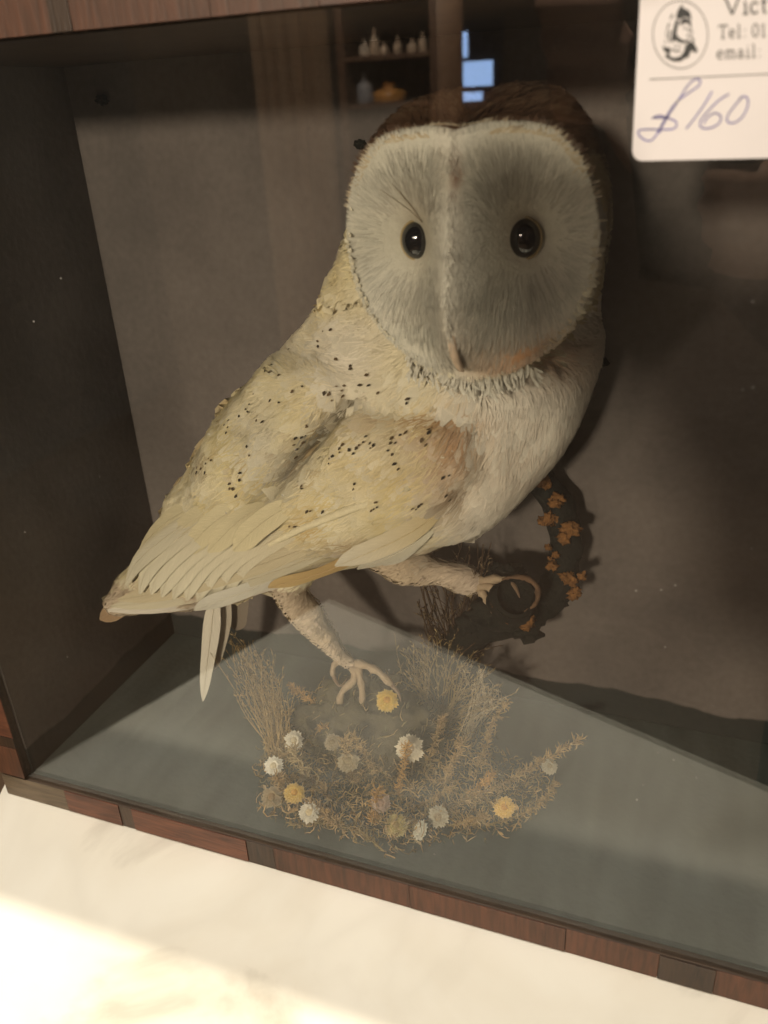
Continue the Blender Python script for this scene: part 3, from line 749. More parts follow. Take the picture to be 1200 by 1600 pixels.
for cx_, cy_ in SPK + [(a + random.gauss(0, 14), b + random.gauss(0, 12)) for a, b in SPK]:
    x, y = 150 + cx_ / 1.5 + random.gauss(0, 1), 450 + cy_ / 1.5 + random.gauss(0, 1); dr = Vector(ray(x, y)); loc, nn, _, _ = BV2.ray_cast(Vector(CAM), dr, 2)
    if loc is None: continue
    l2, n2, _, _ = BVH.find_nearest(loc); n2 = n2 if n2.dot(dr) < 0 else -n2
    d = flow(loc, n2); d = (d + n2.cross(d) * random.gauss(0, .35)).normalized(); sd = n2.cross(d); sz = random.uniform(.00045, .00095); c = loc - dr * .0009
    a, b = d * sz * random.uniform(1.0, 1.6), sd * sz * random.uniform(.6, .9)
    spk.add([c + n2 * .0001, c - a, c - a * .3 + b, c + a * .7 + b * .7, c + a * 1.1, c + a * .2 - b, c - a * .5 - b * .8], [(0, 1, 6), (0, 6, 5), (0, 5, 4), (0, 4, 3), (0, 3, 2), (0, 2, 1)], random.choice([(.06, .04, .022), (.11, .07, .035), (.035, .026, .017)]))
tag(spk.build('speckles', MT['strand'], owl), kind='stuff')

# ------------------------------------------------------------------ owl: face
def strand(mb, p, d, n, L, wid, col, tip=None, lift=.25):
    s = n.cross(d).normalized() * wid * .5; m = p + d * (L * .5) + n * (L * lift * .5); e = p + d * L + n * (L * lift * .45)
    mb.add([p - s, p + s, m - s * .8, m + s * .8, e], [(0, 2, 3, 1), (2, 4, 3)], [col, col, lerp(col, tip or col, .5), lerp(col, tip or col, .5), tip or col])
disc = MB()
def face_n(u, v, h=.0008):
    du = (face_w(u + h, v) - face_w(u - h, v)) / (2 * h); dv = (face_w(u, v + h) - face_w(u, v - h)) / (2 * h)
    return (hw - hu * du - hv * dv).normalized()
for _ in range(22000):
    th = random.uniform(0, 2 * math.pi); r = math.sqrt(random.random()); hr = heart(th) * .95
    u, v = hr * r * math.cos(th), hr * r * math.sin(th)
    ex, ey = EYES[0] if u < 0 else EYES[1]
    du, dv = u - ex, v - ey; de = math.hypot(du, dv)
    if de < .0070: continue
    p = hl(u, v, face_w(u, v)); loc, nn, _, _ = BVH.find_nearest(p); n = face_n(u, v)
    a, b = du / de, dv / de
    rd = math.exp(-(abs(u) / .008) ** 2)                           # on the ridge strands lie downwards / outwards
    a, b = a * (1 - .6 * rd), b * (1 - rd) + (-1 if v < .025 else 1) * rd
    d = hu * a + hv * b; d = (d - n * d.dot(n)).normalized(); d = (d + n.cross(d) * random.gauss(0, .13)).normalized()
    c = plumage(loc, n); j = random.uniform(.66, 1.10); c = tuple(x * j for x in c)
    if random.random() < .10: c = lerp(c, (.36, .33, .27), .6)
    strand(disc, loc - n * .0003, d, n, min(random.uniform(.005, .0105) * (1 - .45 * rd), (1.0 - r * .95) * heart(th) + .0012), random.uniform(.0003, .0007), c, lerp(c, (.76, .74, .66), .25), lift=random.uniform(.02, .13))
tag(disc.build('facial_disc', MT['strand'], owl), kind='stuff')
ruff = MB()
for row in range(4):
    for k in range(330):
        th = 2 * math.pi * (k + .5 * row) / 330 + random.gauss(0, .016); hr = heart(th) * (0.965 + .020 * row + random.gauss(0, .008))
        u, v = hr * math.cos(th), hr * math.sin(th)
        if v > .004 + random.gauss(0, .006): continue
        w0 = .0085 - .0008 * row - .0006 * row * row + random.gauss(0, .0004)
        p = hl(u, v, w0); out = (hu * math.cos(th) + hv * math.sin(th))
        n = (hw * (.80 - .25 * row) + out * (.45 + .25 * row)).normalized(); d = (out * (.55 - .13 * row) - hw * (.45 + .25 * row)) + hu * random.gauss(0, .12) + hv * random.gauss(0, .12)
        c = lerp((.72, .67, .53), (.62, .54, .36), random.random() * .6)
        if v > .014: c = lerp(c, (.13, .07, .035), sstep(.014, .036, v) * (.97 if row > 1 else .35))
        if u > .004 and v < -.02 and row < 2: c = lerp(c, RUST, .55 * math.exp(-((u - .024) / .014) ** 2))
        feather(ruff, p, d, n, random.uniform(.0022, .0040) * (1 + .25 * row), random.uniform(.0010, .0018), vary(c, .16), lerp(c, (.74, .70, .58), .2), lift=random.uniform(.02, .12), curl=.14, nl=3, seed=random.random(), dome=.3)
for k in range(420):                                               # loose white curls under the chin
    u = max(-.024, min(.024, random.gauss(-.002, .013))); v = -.0455 + abs(u) * .22 + random.gauss(0, .0022)
    p = hl(u, v, .0055 + random.gauss(0, .0012)); n = (hw - hv * .35 + hu * random.gauss(0, .2)).normalized()
    feather(ruff, p, -hv - hw * .35 + hu * (u * 12 + random.gauss(0, .35)), n, random.uniform(.0030, .0075), random.uniform(.0006, .0014), vary((.60, .56, .47), .15), (.72, .69, .60), lift=.10, curl=random.uniform(-.1, .3), nl=3, seed=random.random(), dome=.4)
for k in range(2600):
    th = math.radians(random.uniform(0, 180)); hr = heart(th) * random.uniform(.94, 1.03); u, v = hr * math.cos(th), hr * math.sin(th)
    if v < .022 + random.gauss(0, .004): continue
    loc, nn, _, _ = BVH.find_nearest(hl(u, v, .009)); out = hu * math.cos(th) + hv * math.sin(th); d = out * .3 - hw * .8
    c = vary(lerp(lerp((.60, .54, .42), (.50, .40, .26), random.random()), BROWN, sstep(.955, .990, hr / heart(th)) * sstep(.012, .030, v)), .12)
    strand(ruff, loc, (d - nn * d.dot(nn)).normalized(), nn, random.uniform(.002, .0042), random.uniform(.0004, .0008), c, lift=.03); ruff.n += [tuple(nn)] * 5
tag(ruff.build('ruff', MT['feather'], owl), kind='stuff')
def ball(name, c, r, sx, m, parent, axes):
    bm = bmesh.new(); bmesh.ops.create_uvsphere(bm, u_segments=40, v_segments=24, radius=1)
    for q in bm.verts: q.co = c + axes[0] * (q.co.x * r * sx[0]) + axes[1] * (q.co.y * r * sx[1]) + axes[2] * (q.co.z * r * sx[2])
    bmesh.ops.recalc_face_normals(bm, faces=bm.faces[:])
    me = bpy.data.meshes.new(name); bm.to_mesh(me); bm.free(); me.polygons.foreach_set('use_smooth', [True] * len(me.polygons))
    return link(name, me, m, parent)
for ex, ey in EYES:
    wd = face_w(ex, ey) + .0004
    e = ball('eye', hl(ex, ey, wd), .0062, (.96, 1.08, .8), MT['eye'], owl, (hu, hv, hw))
    mb = MB(); tube(mb, [hl(ex + .0062 * math.cos(a), ey + .0070 * math.sin(a), wd + .0006) for a in np.linspace(0, 2 * math.pi, 33)], .0004, 6, (.3, .22, .1), cap=False)
    mb.build('eye_rim', MT['lid'], e)
bp = [hl(0, -.020, face_w(0, -.020) - .003), hl(0, -.027, face_w(0, -.027) - .0008), hl(0, -.033, face_w(0, -.030) - .0008), hl(0, -.0375, face_w(0, -.031) - .0040), hl(0, -.0400, face_w(0, -.031) - .0078)]
mb = MB(); tube(mb, [Vector(p) for p in spline([tuple(p) for p in bp], 14)], [float(np.interp(i, [0, 5, 10, 13], [.0014, .0017, .0012, .0003])) for i in range(14)], 12)
mb.build('beak', MT['beak'], owl)
# fine bristles above the eyes
br = MB()
for ex, ey in EYES[:1]:
    for k in range(3):
        s = 1 if ex > 0 else -1; u0, v0 = ex - s * .004, ey + .007
        u1, v1 = ex + s * random.uniform(.0, .011), ey + random.uniform(.016, .022)
        tube(br, [hl(u0 + (u1 - u0) * t, v0 + (v1 - v0) * t, face_w(u0 + (u1 - u0) * t, v0 + (v1 - v0) * t) + .0012) for t in (0, .35, .7, 1)], [.0001, .0001, .00008, .00003], 4, (.16, .12, .07))
tag(br.build('bristles', MT['strand'], owl), kind='stuff')

# ------------------------------------------------------------------ owl: feet
def toe(ctrl, r0, parent, Y0, Y1, claw_len=.4):
    P = [Vector(p) for p in spline([tuple(at(x, y, Y0 + (Y1 - Y0) * i / (len(ctrl) - 1))) for i, (x, y) in enumerate(ctrl)], 16)]
    k = int(16 * (1 - claw_len)); mb = MB()
    rad = [r0 * (1 - .25 * i / k) * (1 + .20 * math.sin(i * 1.9)) for i in range(k + 1)]
    tube(mb, P[:k + 1], rad, 10, (.36, .27, .18), rough=.3); t = mb.build('toe', MT['skin_leg'], parent)
    mc = MB(); tube(mc, P[k:], [float(np.interp(i, [0, 16 - k - 1], [r0 * .62, .0002])) for i in range(16 - k)], 8); mc.build('claw', MT['claw'], t)
toe([(556, 1036), (582, 1044), (604, 1062), (622, 1082), (626, 1096)], .0023, owl, .073, .066)
toe([(552, 1040), (553, 1062), (534, 1082), (532, 1110), (546, 1136), (560, 1150)], .0023, owl, .073, .062, .5)
toe([(548, 1036), (526, 1034), (520, 1052), (531, 1072), (542, 1060)], .0019, owl, .074, .072, .45)
toe([(558, 1040), (564, 1066), (566, 1090), (560, 1118), (556, 1126)], .0022, owl, .073, .064)
for (c, y0, y1) in (([(748, 908), (778, 905), (802, 914), (812, 934)], .102, .086), ([(748, 914), (772, 920), (790, 934), (794, 952)], .101, .086), ([(746, 916), (756, 930), (766, 946), (768, 958)], .102, .088)):
    toe(c, .0024, owl, y0, y1)

# ------------------------------------------------------------------ branch behind the owl
branch = thing('lichen_branch', 'dark curved branch with orange lichen curling behind the owl', 'branch')
bc = [(800, 660, .122, 19), (842, 742, .122, 24), (876, 800, .121, 25), (884, 858, .119, 25), (872, 914, .115, 26), (836, 948, .109, 30), (790, 964, .106, 34), (740, 985, .108, 32), (704, 1030, .112, 30), (690, 1080, .112, 34)]
bs = spline(bc, 60); bp = [at(b[0], b[1], b[2]) for b in bs]
mb = MB(); tube(mb, bp, [b[3] * mpp(p) for b, p in zip(bs, bp)], 24, rough=.24); mb.build('stem', MT['bark'], branch)
mb = MB(); st = [at(792, 962, .103), at(800, 944, .092), at(806, 930, .083)]
st = [Vector(p) for p in spline([tuple(p) for p in st], 9)]
tube(mb, st, [.0100, .0104, .0107, .0108, .0108, .0104, .0100, .0098, .0092], 26, rough=.42, cap=False); stub = mb.build('broken_stub', MT['bark'], branch)
fr = frames(st)[-1]; mb = MB()
side_ = [fr[0] + (CX * math.cos(a) - CY * math.sin(a)) * (.0098 + .0010 * math.sin(2.3 * a + 1)) + CZ * .001 * math.sin(3 * a) for a in np.linspace(-1.1, 2.3, 26)]
tube(mb, side_, [.0005 + .0009 * math.sin(math.pi * i / 25) for i in range(26)], 7, cap=False, rough=.7)
mb.build('rim', MT['wood_cut'], stub)
mb = MB(); cen = fr[0] - fr[1] * .005
mb.add([cen] + [cen + (fr[2] * math.cos(2 * math.pi * k / 20) + fr[3] * math.sin(2 * math.pi * k / 20)) * .0105 for k in range(20)], [(0, 1 + k, 1 + (k + 1) % 20) for k in range(20)])
mb.build('hollow', MT['bark'], stub)
def lump(name, c, r, m, parent, flat=(1, 1, 1), sub=4, amp=.5, fq=2.2):
    bm = bmesh.new(); bmesh.ops.create_icosphere(bm, subdivisions=sub, radius=1); off = Vector((random.random() * 40, random.random() * 40, 0))
    for q in bm.verts:
        k = 1 + amp * noise.noise(q.co * fq + off) + amp * .7 * noise.noise(q.co * fq * 2.7 + off) + amp * .35 * noise.noise(q.co * fq * 6 + off)
        q.co = Vector((q.co.x * flat[0], q.co.y * flat[1], q.co.z * flat[2])) * r * k + c
    me = bpy.data.meshes.new(name); bm.to_mesh(me); bm.free(); me.polygons.foreach_set('use_smooth', [True] * len(me.polygons))
    return link(name, me, m, parent)
for (x, y, Y, r) in [(850, 752, .112, 13), (866, 792, .111, 17), (860, 806, .111, 12), (884, 828, .110, 17), (858, 872, .108, 13), (866, 885, .108, 10), (898, 906, .107, 15), (893, 925, .107, 13),
                     (800, 955, .083, 14), (815, 966, .088, 15), (776, 948, .084, 12), (824, 975, .094, 11), (752, 972, .097, 12)]:
    
    for k_ in range(3):
        p = at(x + random.gauss(0, r * .45), y + random.gauss(0, r * .45), Y + random.uniform(.0, .003)); lump('lichen', p, r * mpp(p) * random.uniform(.35, .75), MT['lichen'], branch, (random.uniform(.8, 1.3), .6, random.uniform(.8, 1.3)), 3, .85, 2.8)
lump('knot', at(792, 900, .106), .008, MT['bark'], branch, (1.3, .8, .7))
for kx, ky, kY, kr in ((820, 985, .102, .007), (760, 955, .098, .008), (740, 975, .100, .007), (862, 935, .110, .006), (888, 870, .116, .005)): lump('knot', at(kx, ky, kY), kr, MT['bark'], branch, (1.1, .7, .9), 3, .8)
# soft down on the legs
lf = MB()
for P, n0, r0, r1 in ((LEG, 520, .0125, .0052), (LEG2, 380, .0145, .0060)):
    for _ in range(n0):
        i = random.uniform(3, len(P) - 2); k = int(i); c = P[k].lerp(P[min(k + 1, len(P) - 1)], i - k); t = (P[min(k + 1, len(P) - 1)] - P[k]).normalized()
        a = random.uniform(0, 2 * math.pi); o1 = t.orthogonal().normalized(); n = (o1 * math.cos(a) + t.cross(o1) * math.sin(a))
        loc, nn, _, _ = BVH.find_nearest(c + n * .03)
        if (loc - c).length > .03: continue
        col = lerp((.48, .37, .29), (.55, .45, .35), random.random()); j = random.uniform(.85, 1.1)
        feather(lf, loc - nn * .0004, t, nn, random.uniform(.005, .009), random.uniform(.0010, .0022), tuple(x * j for x in col), lift=.05, nl=3, seed=random.random())
tag(lf.build('leg_feathers', MT['feather'], owl), kind='stuff')

# ------------------------------------------------------------------ dried plants on the case floor
STRAW, OLIVE, TAN, ORNG, DKBR = (.36, .25, .115), (.23, .175, .08), (.42, .29, .14), (.46, .27, .09), (.055, .032, .018)
BED = [(415, 1150), (460, 1110), (540, 1120), (620, 1120), (700, 1080), (770, 1120), (790, 1185), (850, 1190), (860, 1240), (800, 1300), (690, 1310), (640, 1335), (560, 1320), (470, 1295), (405, 1265), (400, 1200)]
def fan(name, label, base, tips, n, spread, col, cat='grass', r=.00028, seedhead=True, Y=None, group='dried grass tufts'):
    """a tuft: thin stems from one base towards several tips, each ending in a fine seed head"""
    t = thing(name, label, cat, group); st = MB(); sh = MB(); b0 = Vector(base)
    for k in range(n):
        tip = Vector(random.choice(tips)) + Vector((random.gauss(0, spread), random.gauss(0, spread * .6), random.gauss(0, spread)))
        tip.y = min(max(tip.y, .006), D - .004); tip.z = max(tip.z, .004)
        b = b0 + Vector((random.gauss(0, .004), random.gauss(0, .003), 0))
        m = b.lerp(tip, .55) + Vector((random.gauss(0, .003), random.gauss(0, .003), random.uniform(0, .004)))
        P = [Vector(p) for p in spline([tuple(b), tuple(m), tuple(tip)], 7)]; c = vary(col)
        tube(st, P, [r * (1 - .6 * i / 6) for i in range(7)], 4, c)
        if seedhead:
            for q in range(7):
                s = random.uniform(.45, 1.0); i = min(int(s * 6), 5); p = P[i].lerp(P[i + 1], s * 6 - i); d = (P[i + 1] - P[i]).normalized()
                d = (d + Vector((random.gauss(0, .45), random.gauss(0, .45), random.gauss(0, .45)))).normalized(); L = random.uniform(.002, .0055)
                o1 = d.orthogonal().normalized(); o2 = d.cross(o1); w8 = random.uniform(.0002, .0005); c2 = vary(lerp(col, (.42, .32, .19), random.random() * .5))
                sh.add([p, p + d * L * .5 + o1 * w8, p + d * L * .5 - o1 * w8 * .6 + o2 * w8, p + d * L * .5 - o1 * w8 * .6 - o2 * w8, p + d * L], [(0, 1, 2), (0, 2, 3), (0, 3, 1), (4, 2, 1), (4, 3, 2), (4, 1, 3)], c2)
    st.build('stems', MT['plant'], t)
    if seedhead: tag(sh.build('seed_heads', MT['plant'], t), kind='stuff')
    return t
def P3(px, py, Y): return tuple(at(px, py, Y))
fan('dried_grass_tuft', 'feathery straw-brown grass tuft below the tail feather', tuple(atz(440, 1180, .002)), [P3(372, 1010, .085), P3(395, 1035, .080), P3(420, 1050, .075), P3(392, 1080, .07), P3(440, 1085, .066)], 95, .006, STRAW)
fan('dried_grass_tuft', 'pale grass tuft rising right of the owl\'s foot', tuple(atz(690, 1130, .002)), [P3(650, 1015, .10), P3(680, 1000, .105), P3(715, 1020, .10), P3(740, 1050, .095), P3(765, 1090, .09), P3(640, 1050, .095)], 110, .006, lerp(STRAW, OLIVE, .4))
fan('dried_grass_tuft', 'dark brown grass tuft in front of the broken branch', tuple(at(712, 1040, .112)), [P3(662, 880, .104), P3(700, 905, .106), P3(742, 865, .102), P3(668, 950, .102), P3(735, 935, .102), P3(760, 985, .1)], 70, .005, DKBR, r=.0005)
crumb = MB()
for _ in range(700):
    x, y = random.uniform(400, 870), random.uniform(1100, 1340)
    if poly_dist(x, y, BED) < -8: continue
    p = atz(x, y, random.uniform(.0008, .014)); 
    if p.y < .006 or p.y > D - .01: continue
    a, b = (Vector((random.gauss(0, 1), random.gauss(0, 1), random.gauss(0, 1))).normalized() for _ in range(2)); L, w8 = random.uniform(.001, .0032), random.uniform(.0004, .0011)
    crumb.add([p - a * L, p + b * w8, p + a * L, p - b * w8 + a.cross(b) * w8 * .6], [(0, 1, 2), (0, 2, 3)], vary(random.choice([TAN, STRAW, (.46, .36, .22), (.24, .2, .11)]), .3))
tag(crumb.build('leaf_litter', MT['plant'], None, False), 'pale brown crumbs of dried leaf scattered through the moss', 'leaf litter', kind='stuff')
fan('dried_grass_tuft', 'sparse pale awned grass spray right of the middle tuft', tuple(atz(730, 1150, .002)), [P3(760, 1075, .092), P3(770, 1098, .088), P3(745, 1060, .095)], 26, .004, (.50, .40, .26))
def sprig(label, ctrl, z0, z1, col, rad, n, stem=.0005):
    """a fuzzy dried sprig: stem thickly set with short crooked florets"""
    t = thing('dried_sprig', label, 'sprig', 'dried sprigs'); P = []
    k = len(ctrl)
    for i, (x, y) in enumerate(ctrl): P.append(tuple(atz(x, y, z0 + (z1 - z0) * i / (k - 1))))
    P = [Vector(p) for p in spline(P, 24)]
    for p in P: p.y = max(p.y, .006)
    a = MB(); tube(a, P, [stem * (1 - .5 * i / 23) for i in range(24)], 5, vary(OLIVE)); a.build('stem', MT['plant'], t)
    f = MB()
    for _ in range(n):
        i = random.uniform(.12, .999) * 22.9; j = int(i); p = P[j].lerp(P[j + 1], i - j); d = (P[j + 1] - P[j]).normalized()
        r = rad * random.uniform(.3, 1); d = (d * .5 + Vector((random.gauss(0, 1), random.gauss(0, 1), random.gauss(0, 1))).normalized()).normalized()
        e = p + d * r; e2 = e + (d + Vector((random.gauss(0, .8), random.gauss(0, .8), random.gauss(0, .8)))).normalized() * r * .5
        if e2.y < .002 or e2.z < .0005: continue
        tube(f, [p, e, e2], [.00018, .0003, .00008], 4, vary(col, .3), cap=False)
    tag(f.build('florets', MT['plant'], t), kind='stuff')
sprig('long fuzzy tan sprig lying out to the right of the flower bed', [(660, 1275), (740, 1245), (820, 1205), (905, 1155)], .004, .022, TAN, .0042, 420)
sprig('orange-tan coral-like sprig left of the owl\'s claws', [(540, 1150), (510, 1112), (480, 1092), (455, 1072)], .012, .034, ORNG, .0038, 260)
sprig('curled brown sprig below the awned grass', [(740, 1215), (758, 1170), (770, 1130), (795, 1095)], .006, .030, TAN, .0034, 220)
sprig('short rusty sprig under the curved claw', [(560, 1170), (545, 1140), (520, 1132), (500, 1140)], .012, .026, ORNG, .0032, 160)
sprig('thin olive sprig along the front edge of the bed', [(600, 1330), (560, 1300), (500, 1285), (455, 1290)], .003, .006, OLIVE, .0030, 200)
sprig('tan sprig across the middle of the bed', [(520, 1260), (500, 1225), (470, 1215), (440, 1222)], .006, .014, STRAW, .0034, 200)
sprig('brown sprig drooping at the right end of the bed', [(760, 1290), (820, 1270), (850, 1250), (868, 1222)], .003, .012, STRAW, .0034, 200)
for k, (x, y, dx, dy, zz) in enumerate(((500, 1240, -40, -70, .03), (560, 1230, -20, -75, .032), (620, 1250, 15, -85, .034), (680, 1230, 40, -70, .03), (720, 1250, 45, -40, .022), (540, 1290, -50, -35, .016), (580, 1290, 10, -55, .02), (650, 1260, 50, -30, .018),
                                     (470, 1260, -35, -45, .02), (700, 1290, 55, -15, .012), (600, 1210, -45, -60, .034), (660, 1200, 30, -80, .036))):
    sprig('%s dried sprig from the left in the middle of the flower bed' % ('sixth', 'seventh', 'eighth', 'ninth', 'tenth', 'third', 'fifth', 'eleventh', 'second', 'twelfth', 'fourth', 'thirteenth')[k],
          [(x, y), (x + dx * .45, y + dy * .3), (x + dx * .8, y + dy * .7), (x + dx * 1.1, y + dy)], .004, zz, random.choice([TAN, ORNG, STRAW, (.40, .31, .17)]), random.uniform(.003, .0046), 190)
moss = MB(); cnt = 0
while cnt < 2600:
    x, y = random.uniform(395, 870), random.uniform(1080, 1340); dd = poly_dist(x, y, BED)
    if dd < 0 or (dd < 25 and random.random() < .5): continue
    z = abs(random.gauss(0, .009)) * min(1, .35 + dd / 70); p = atz(x, y, z + .0006)
    if p.y < .008 or p.y > D - .01: continue
    cnt += 1; c = vary(random.choice([OLIVE, OLIVE, STRAW, STRAW, TAN, (.20, .17, .10)]), .3); r = random.uniform(.0010, .0052)
    a0 = random.uniform(0, 6.28); tw = random.uniform(-3.5, 3.5); ax = Vector((random.gauss(0, 1), random.gauss(0, 1), random.gauss(0, .7))).normalized(); o1 = ax.orthogonal().normalized(); o2 = ax.cross(o1)
    Q = [p + (o1 * math.cos(a0 + tw * s) + o2 * math.sin(a0 + tw * s)) * r * (1 - .4 * s) + ax * (s * r * random.uniform(.4, 1.5)) for s in (0, .25, .5, .75, 1)]
    for q in Q: q.z = max(q.z, .0004); q.y = max(q.y, .003)
    k_ = random.uniform(.45, 1.2); tube(moss, Q, [.00034 * k_, .00034 * k_, .00028 * k_, .0002 * k_, .0001], 4, c, cap=False)
tag(moss.build('dried_moss', MT['plant']), 'tangled brown dried moss spread over the front of the case floor', 'moss', kind='stuff')
mound = lump('moss_mound', Vector((.172, .078, .002)), .034, mat('mound_moss', (.075, .062, .034), .95, nscale=120, namt=.6, bump=1.0, bscale=200), None, (1.2, .75, 1.12), 5, .22, 2.5)
tag(mound, 'low brown moss mound under the owl\'s near foot', 'moss')
mm = mound.data; fz = MB()
for _ in range(900):
    q = mm.vertices[random.randrange(len(mm.vertices))]
    if q.co.z < .002: continue
    n = (q.normal + Vector((random.gauss(0, .6), random.gauss(0, .6), random.gauss(0, .6)))).normalized(); s = n.orthogonal().normalized(); L = random.uniform(.002, .006)
    tube(fz, [q.co, q.co + n * L * .6 + s * L * .2, q.co + n * L + s * L * .7], [.0003, .00025, .00008], 4, vary(random.choice([OLIVE, STRAW, (.12, .11, .06)]), .3), cap=False)
fzo = fz.build('moss_fibres', MT['plant'], mound); fzo['kind'] = 'stuff'

def flower(label, px, py, z, rpx, col, ccol, kind='daisy', tilt=(0, 0)):
    p = atz(px, py, z)
    if p.y < .009: p = at(px, py, .009)
    p = Vector(p); t = thing('everlasting_flower', label, 'flower', 'dried everlasting flowers'); r = rpx * mpp(p)
    ax = ((Vector(CAM) - p).normalized() * .8 + Vector((tilt[0] + random.gauss(0, .12), -.1, .35 + tilt[1] + random.gauss(0, .12)))).normalized(); o1 = ax.orthogonal().normalized(); o2 = ax.cross(o1)
    pet = MB(); layers = [(1.0, 24, .15, .30), (.90, 22, .40, .28), (.74, 18, .75, .26), (.55, 14, 1.1, .24)] if kind == 'daisy' else [(1.0, 24, .30, .34), (.92, 22, .62, .30), (.74, 18, .95, .26), (.52, 12, 1.15, .24)]
    for (rr, n, up, wd) in layers:
        for k in range(n):
            a = 2 * math.pi * k / n + random.gauss(0, .07); e = o1 * math.cos(a) + o2 * math.sin(a); s = ax.cross(e); L = r * rr * random.uniform(.88, 1.08)
            c = vary(col, .12); b = p + e * r * .12 + ax * (r * .10 * up)
            m = p + e * L * .72 + ax * (r * .38 * up); q = p + e * L + ax * (r * (.30 * up if kind == 'daisy' else .18 * up)); w8 = r * wd * random.uniform(.85, 1.1)
            pet.add([b - s * w8 * .3, b + s * w8 * .3, m - s * w8 * .62, m + ax * w8 * -.25, m + s * w8 * .62, q], [(0, 1, 4, 3), (0, 3, 2), (2, 3, 5), (3, 4, 5)], [lerp(c, ccol, .4)] * 2 + [c] * 3 + [lerp(c, (.8, .78, .7), .2)])
    pet.build('petals', MT['petal'], t)
    cn = MB(); V = []; F = []; R_ = .42 if kind == 'daisy' else .40
    for i in range(5):
        for k in range(14):
            a = 2 * math.pi * k / 14; h = i / 4
            V.append(p + (o1 * math.cos(a) + o2 * math.sin(a)) * r * R_ * math.cos(h * 1.5) * random.uniform(.9, 1.08) + ax * (r * (.16 + .22 * math.sin(h * 1.57))))
    for i in range(4):
        for k in range(14): F.append((i * 14 + k, i * 14 + (k + 1) % 14, (i + 1) * 14 + (k + 1) % 14, (i + 1) * 14 + k))
    F.append(tuple(56 + k for k in range(14)))
    cn.add(V, F, [vary(ccol, .2) for _ in V]); cn.build('centre', MT['petal'], t)
    sb = MB(); foot = Vector((p.x + random.gauss(0, .004), min(p.y + .006, D - .01), .0005)); mid = p.lerp(foot, .5) + Vector((random.gauss(0, .002), .003, 0))
    tube(sb, [Vector(x) for x in spline([tuple(p - ax * r * .1), tuple(mid), tuple(foot)], 7)], .0005, 5, vary(OLIVE)); sb.build('stem', MT['plant'], t)
YW, YC = (.66, .44, .07), (.50, .27, .04); WH, WC = (.66, .61, .50), (.50, .43, .30)
flower('bright yellow everlasting flower beside the owl\'s claws', 605, 1095, .040, 19, YW, YC, 'button')
flower('yellow everlasting flower at the left of the bed', 460, 1240, .016, 18, (.60, .40, .09), YC, 'button', (.0, .5))
flower('orange-yellow everlasting flower at the far right front', 788, 1262, .014, 18, (.60, .38, .09), (.42, .22, .05), 'button')
flower('dull olive-yellow everlasting flower at the front of the bed', 620, 1290, .010, 19, (.34, .27, .09), (.25, .18, .06), 'button')
flower('uppermost small white flower at the left of the bed', 459, 1157, .024, 16, WH, WC)
flower('bright white daisy-like flower at the left edge of the bed', 428, 1197, .020, 16, (.72, .68, .58), WC)
flower('white flower with pale centre at the lower left front', 483, 1270, .014, 17, WH, (.55, .45, .28))
flower('large cream-white flower in the middle of the bed', 640, 1169, .026, 23, (.68, .60, .46), (.60, .48, .33))
flower('narrow white flower lying sideways at the front edge', 657, 1298, .010, 17, (.62, .60, .50), (.55, .5, .4), 'daisy', (-.9, .2))
flower('greyish faded flower at the front right of the bed', 685, 1276, .012, 18, (.36, .32, .23), (.24, .19, .12))
flower('dull pink flower in the lower middle of the bed', 595, 1255, .014, 17, (.42, .30, .23), (.33, .22, .16))
flower('faded tan flower below the claws', 545, 1190, .020, 19, (.30, .24, .14), (.22, .17, .09))
flower('withered tan flower at the bottom left corner of the bed', 425, 1246, .012, 18, (.30, .22, .11), (.22, .14, .06))
flower('pale closed flower on the long sprig at right', 858, 1198, .016, 14, (.44, .39, .29), (.36, .3, .2), 'button', (.3, .6))
flower('small brown seed-like flower behind the tan one', 520, 1160, .024, 14, (.22, .17, .10), (.16, .12, .06), 'button')
for (x, y, r, lab) in ((160, 156, .0028, 'dark scrap of moss stuck high on the left of the back wall'), (562, 226, .0024, 'dark scrap of moss on the back wall beside the crown'), (943, 566, .0022, 'dark scrap of moss on the back wall right of the breast')):
    p = at(x, y, D - .001); tag(lump('moss_scrap', p, r, MT['bark'], None, (1.1, .6, .8), 3, .7), lab, 'moss', 'moss scraps on the back wall')

# ------------------------------------------------------------------ price card on the outside of the glass
card = thing('price_card', 'white price card with printed portrait and handwritten £160, stuck on the glass', 'price card')
YC0 = -.0034
P0 = at(987, 252, YC0); ex = (at(1200, 247, YC0) - P0).normalized(); ez = Vector((-ex.z, 0, ex.x)); 
if ez.z < 0: ez = -ez
lean = (at(1000, 0, YC0) - P0); ez = lean.normalized()
bm = bmesh.new(); cw, chh, cr_ = .088, .056, .0028; q = []
for (cx_, cz_, a0) in ((cw - cr_, chh - cr_, 0), (cr_, chh - cr_, 90), (cr_, cr_, 180), (cw - cr_, cr_, 270)):
    for k in range(7):
        a = math.radians(a0 + 15 * k); q.append(P0 + ex * (cx_ + cr_ * math.cos(a)) + ez * (cz_ + cr_ * math.sin(a)))
lo = [bm.verts.new((v.x, YC0 + .0003, v.z)) for v in q]; hi = [bm.verts.new((v.x, YC0, v.z)) for v in q]
bm.faces.new(lo); bm.faces.new(hi[::-1])
for i in range(len(q)): bm.faces.new((lo[i], hi[i], hi[(i + 1) % len(q)], lo[(i + 1) % len(q)]))
bmesh.ops.recalc_face_normals(bm, faces=bm.faces[:])
me = bpy.data.meshes.new('card'); bm.to_mesh(me); bm.free(); link('card', me, MT['card'], card)
YI = YC0 - .00006
def cp(px, py): return at(px, py, YI)
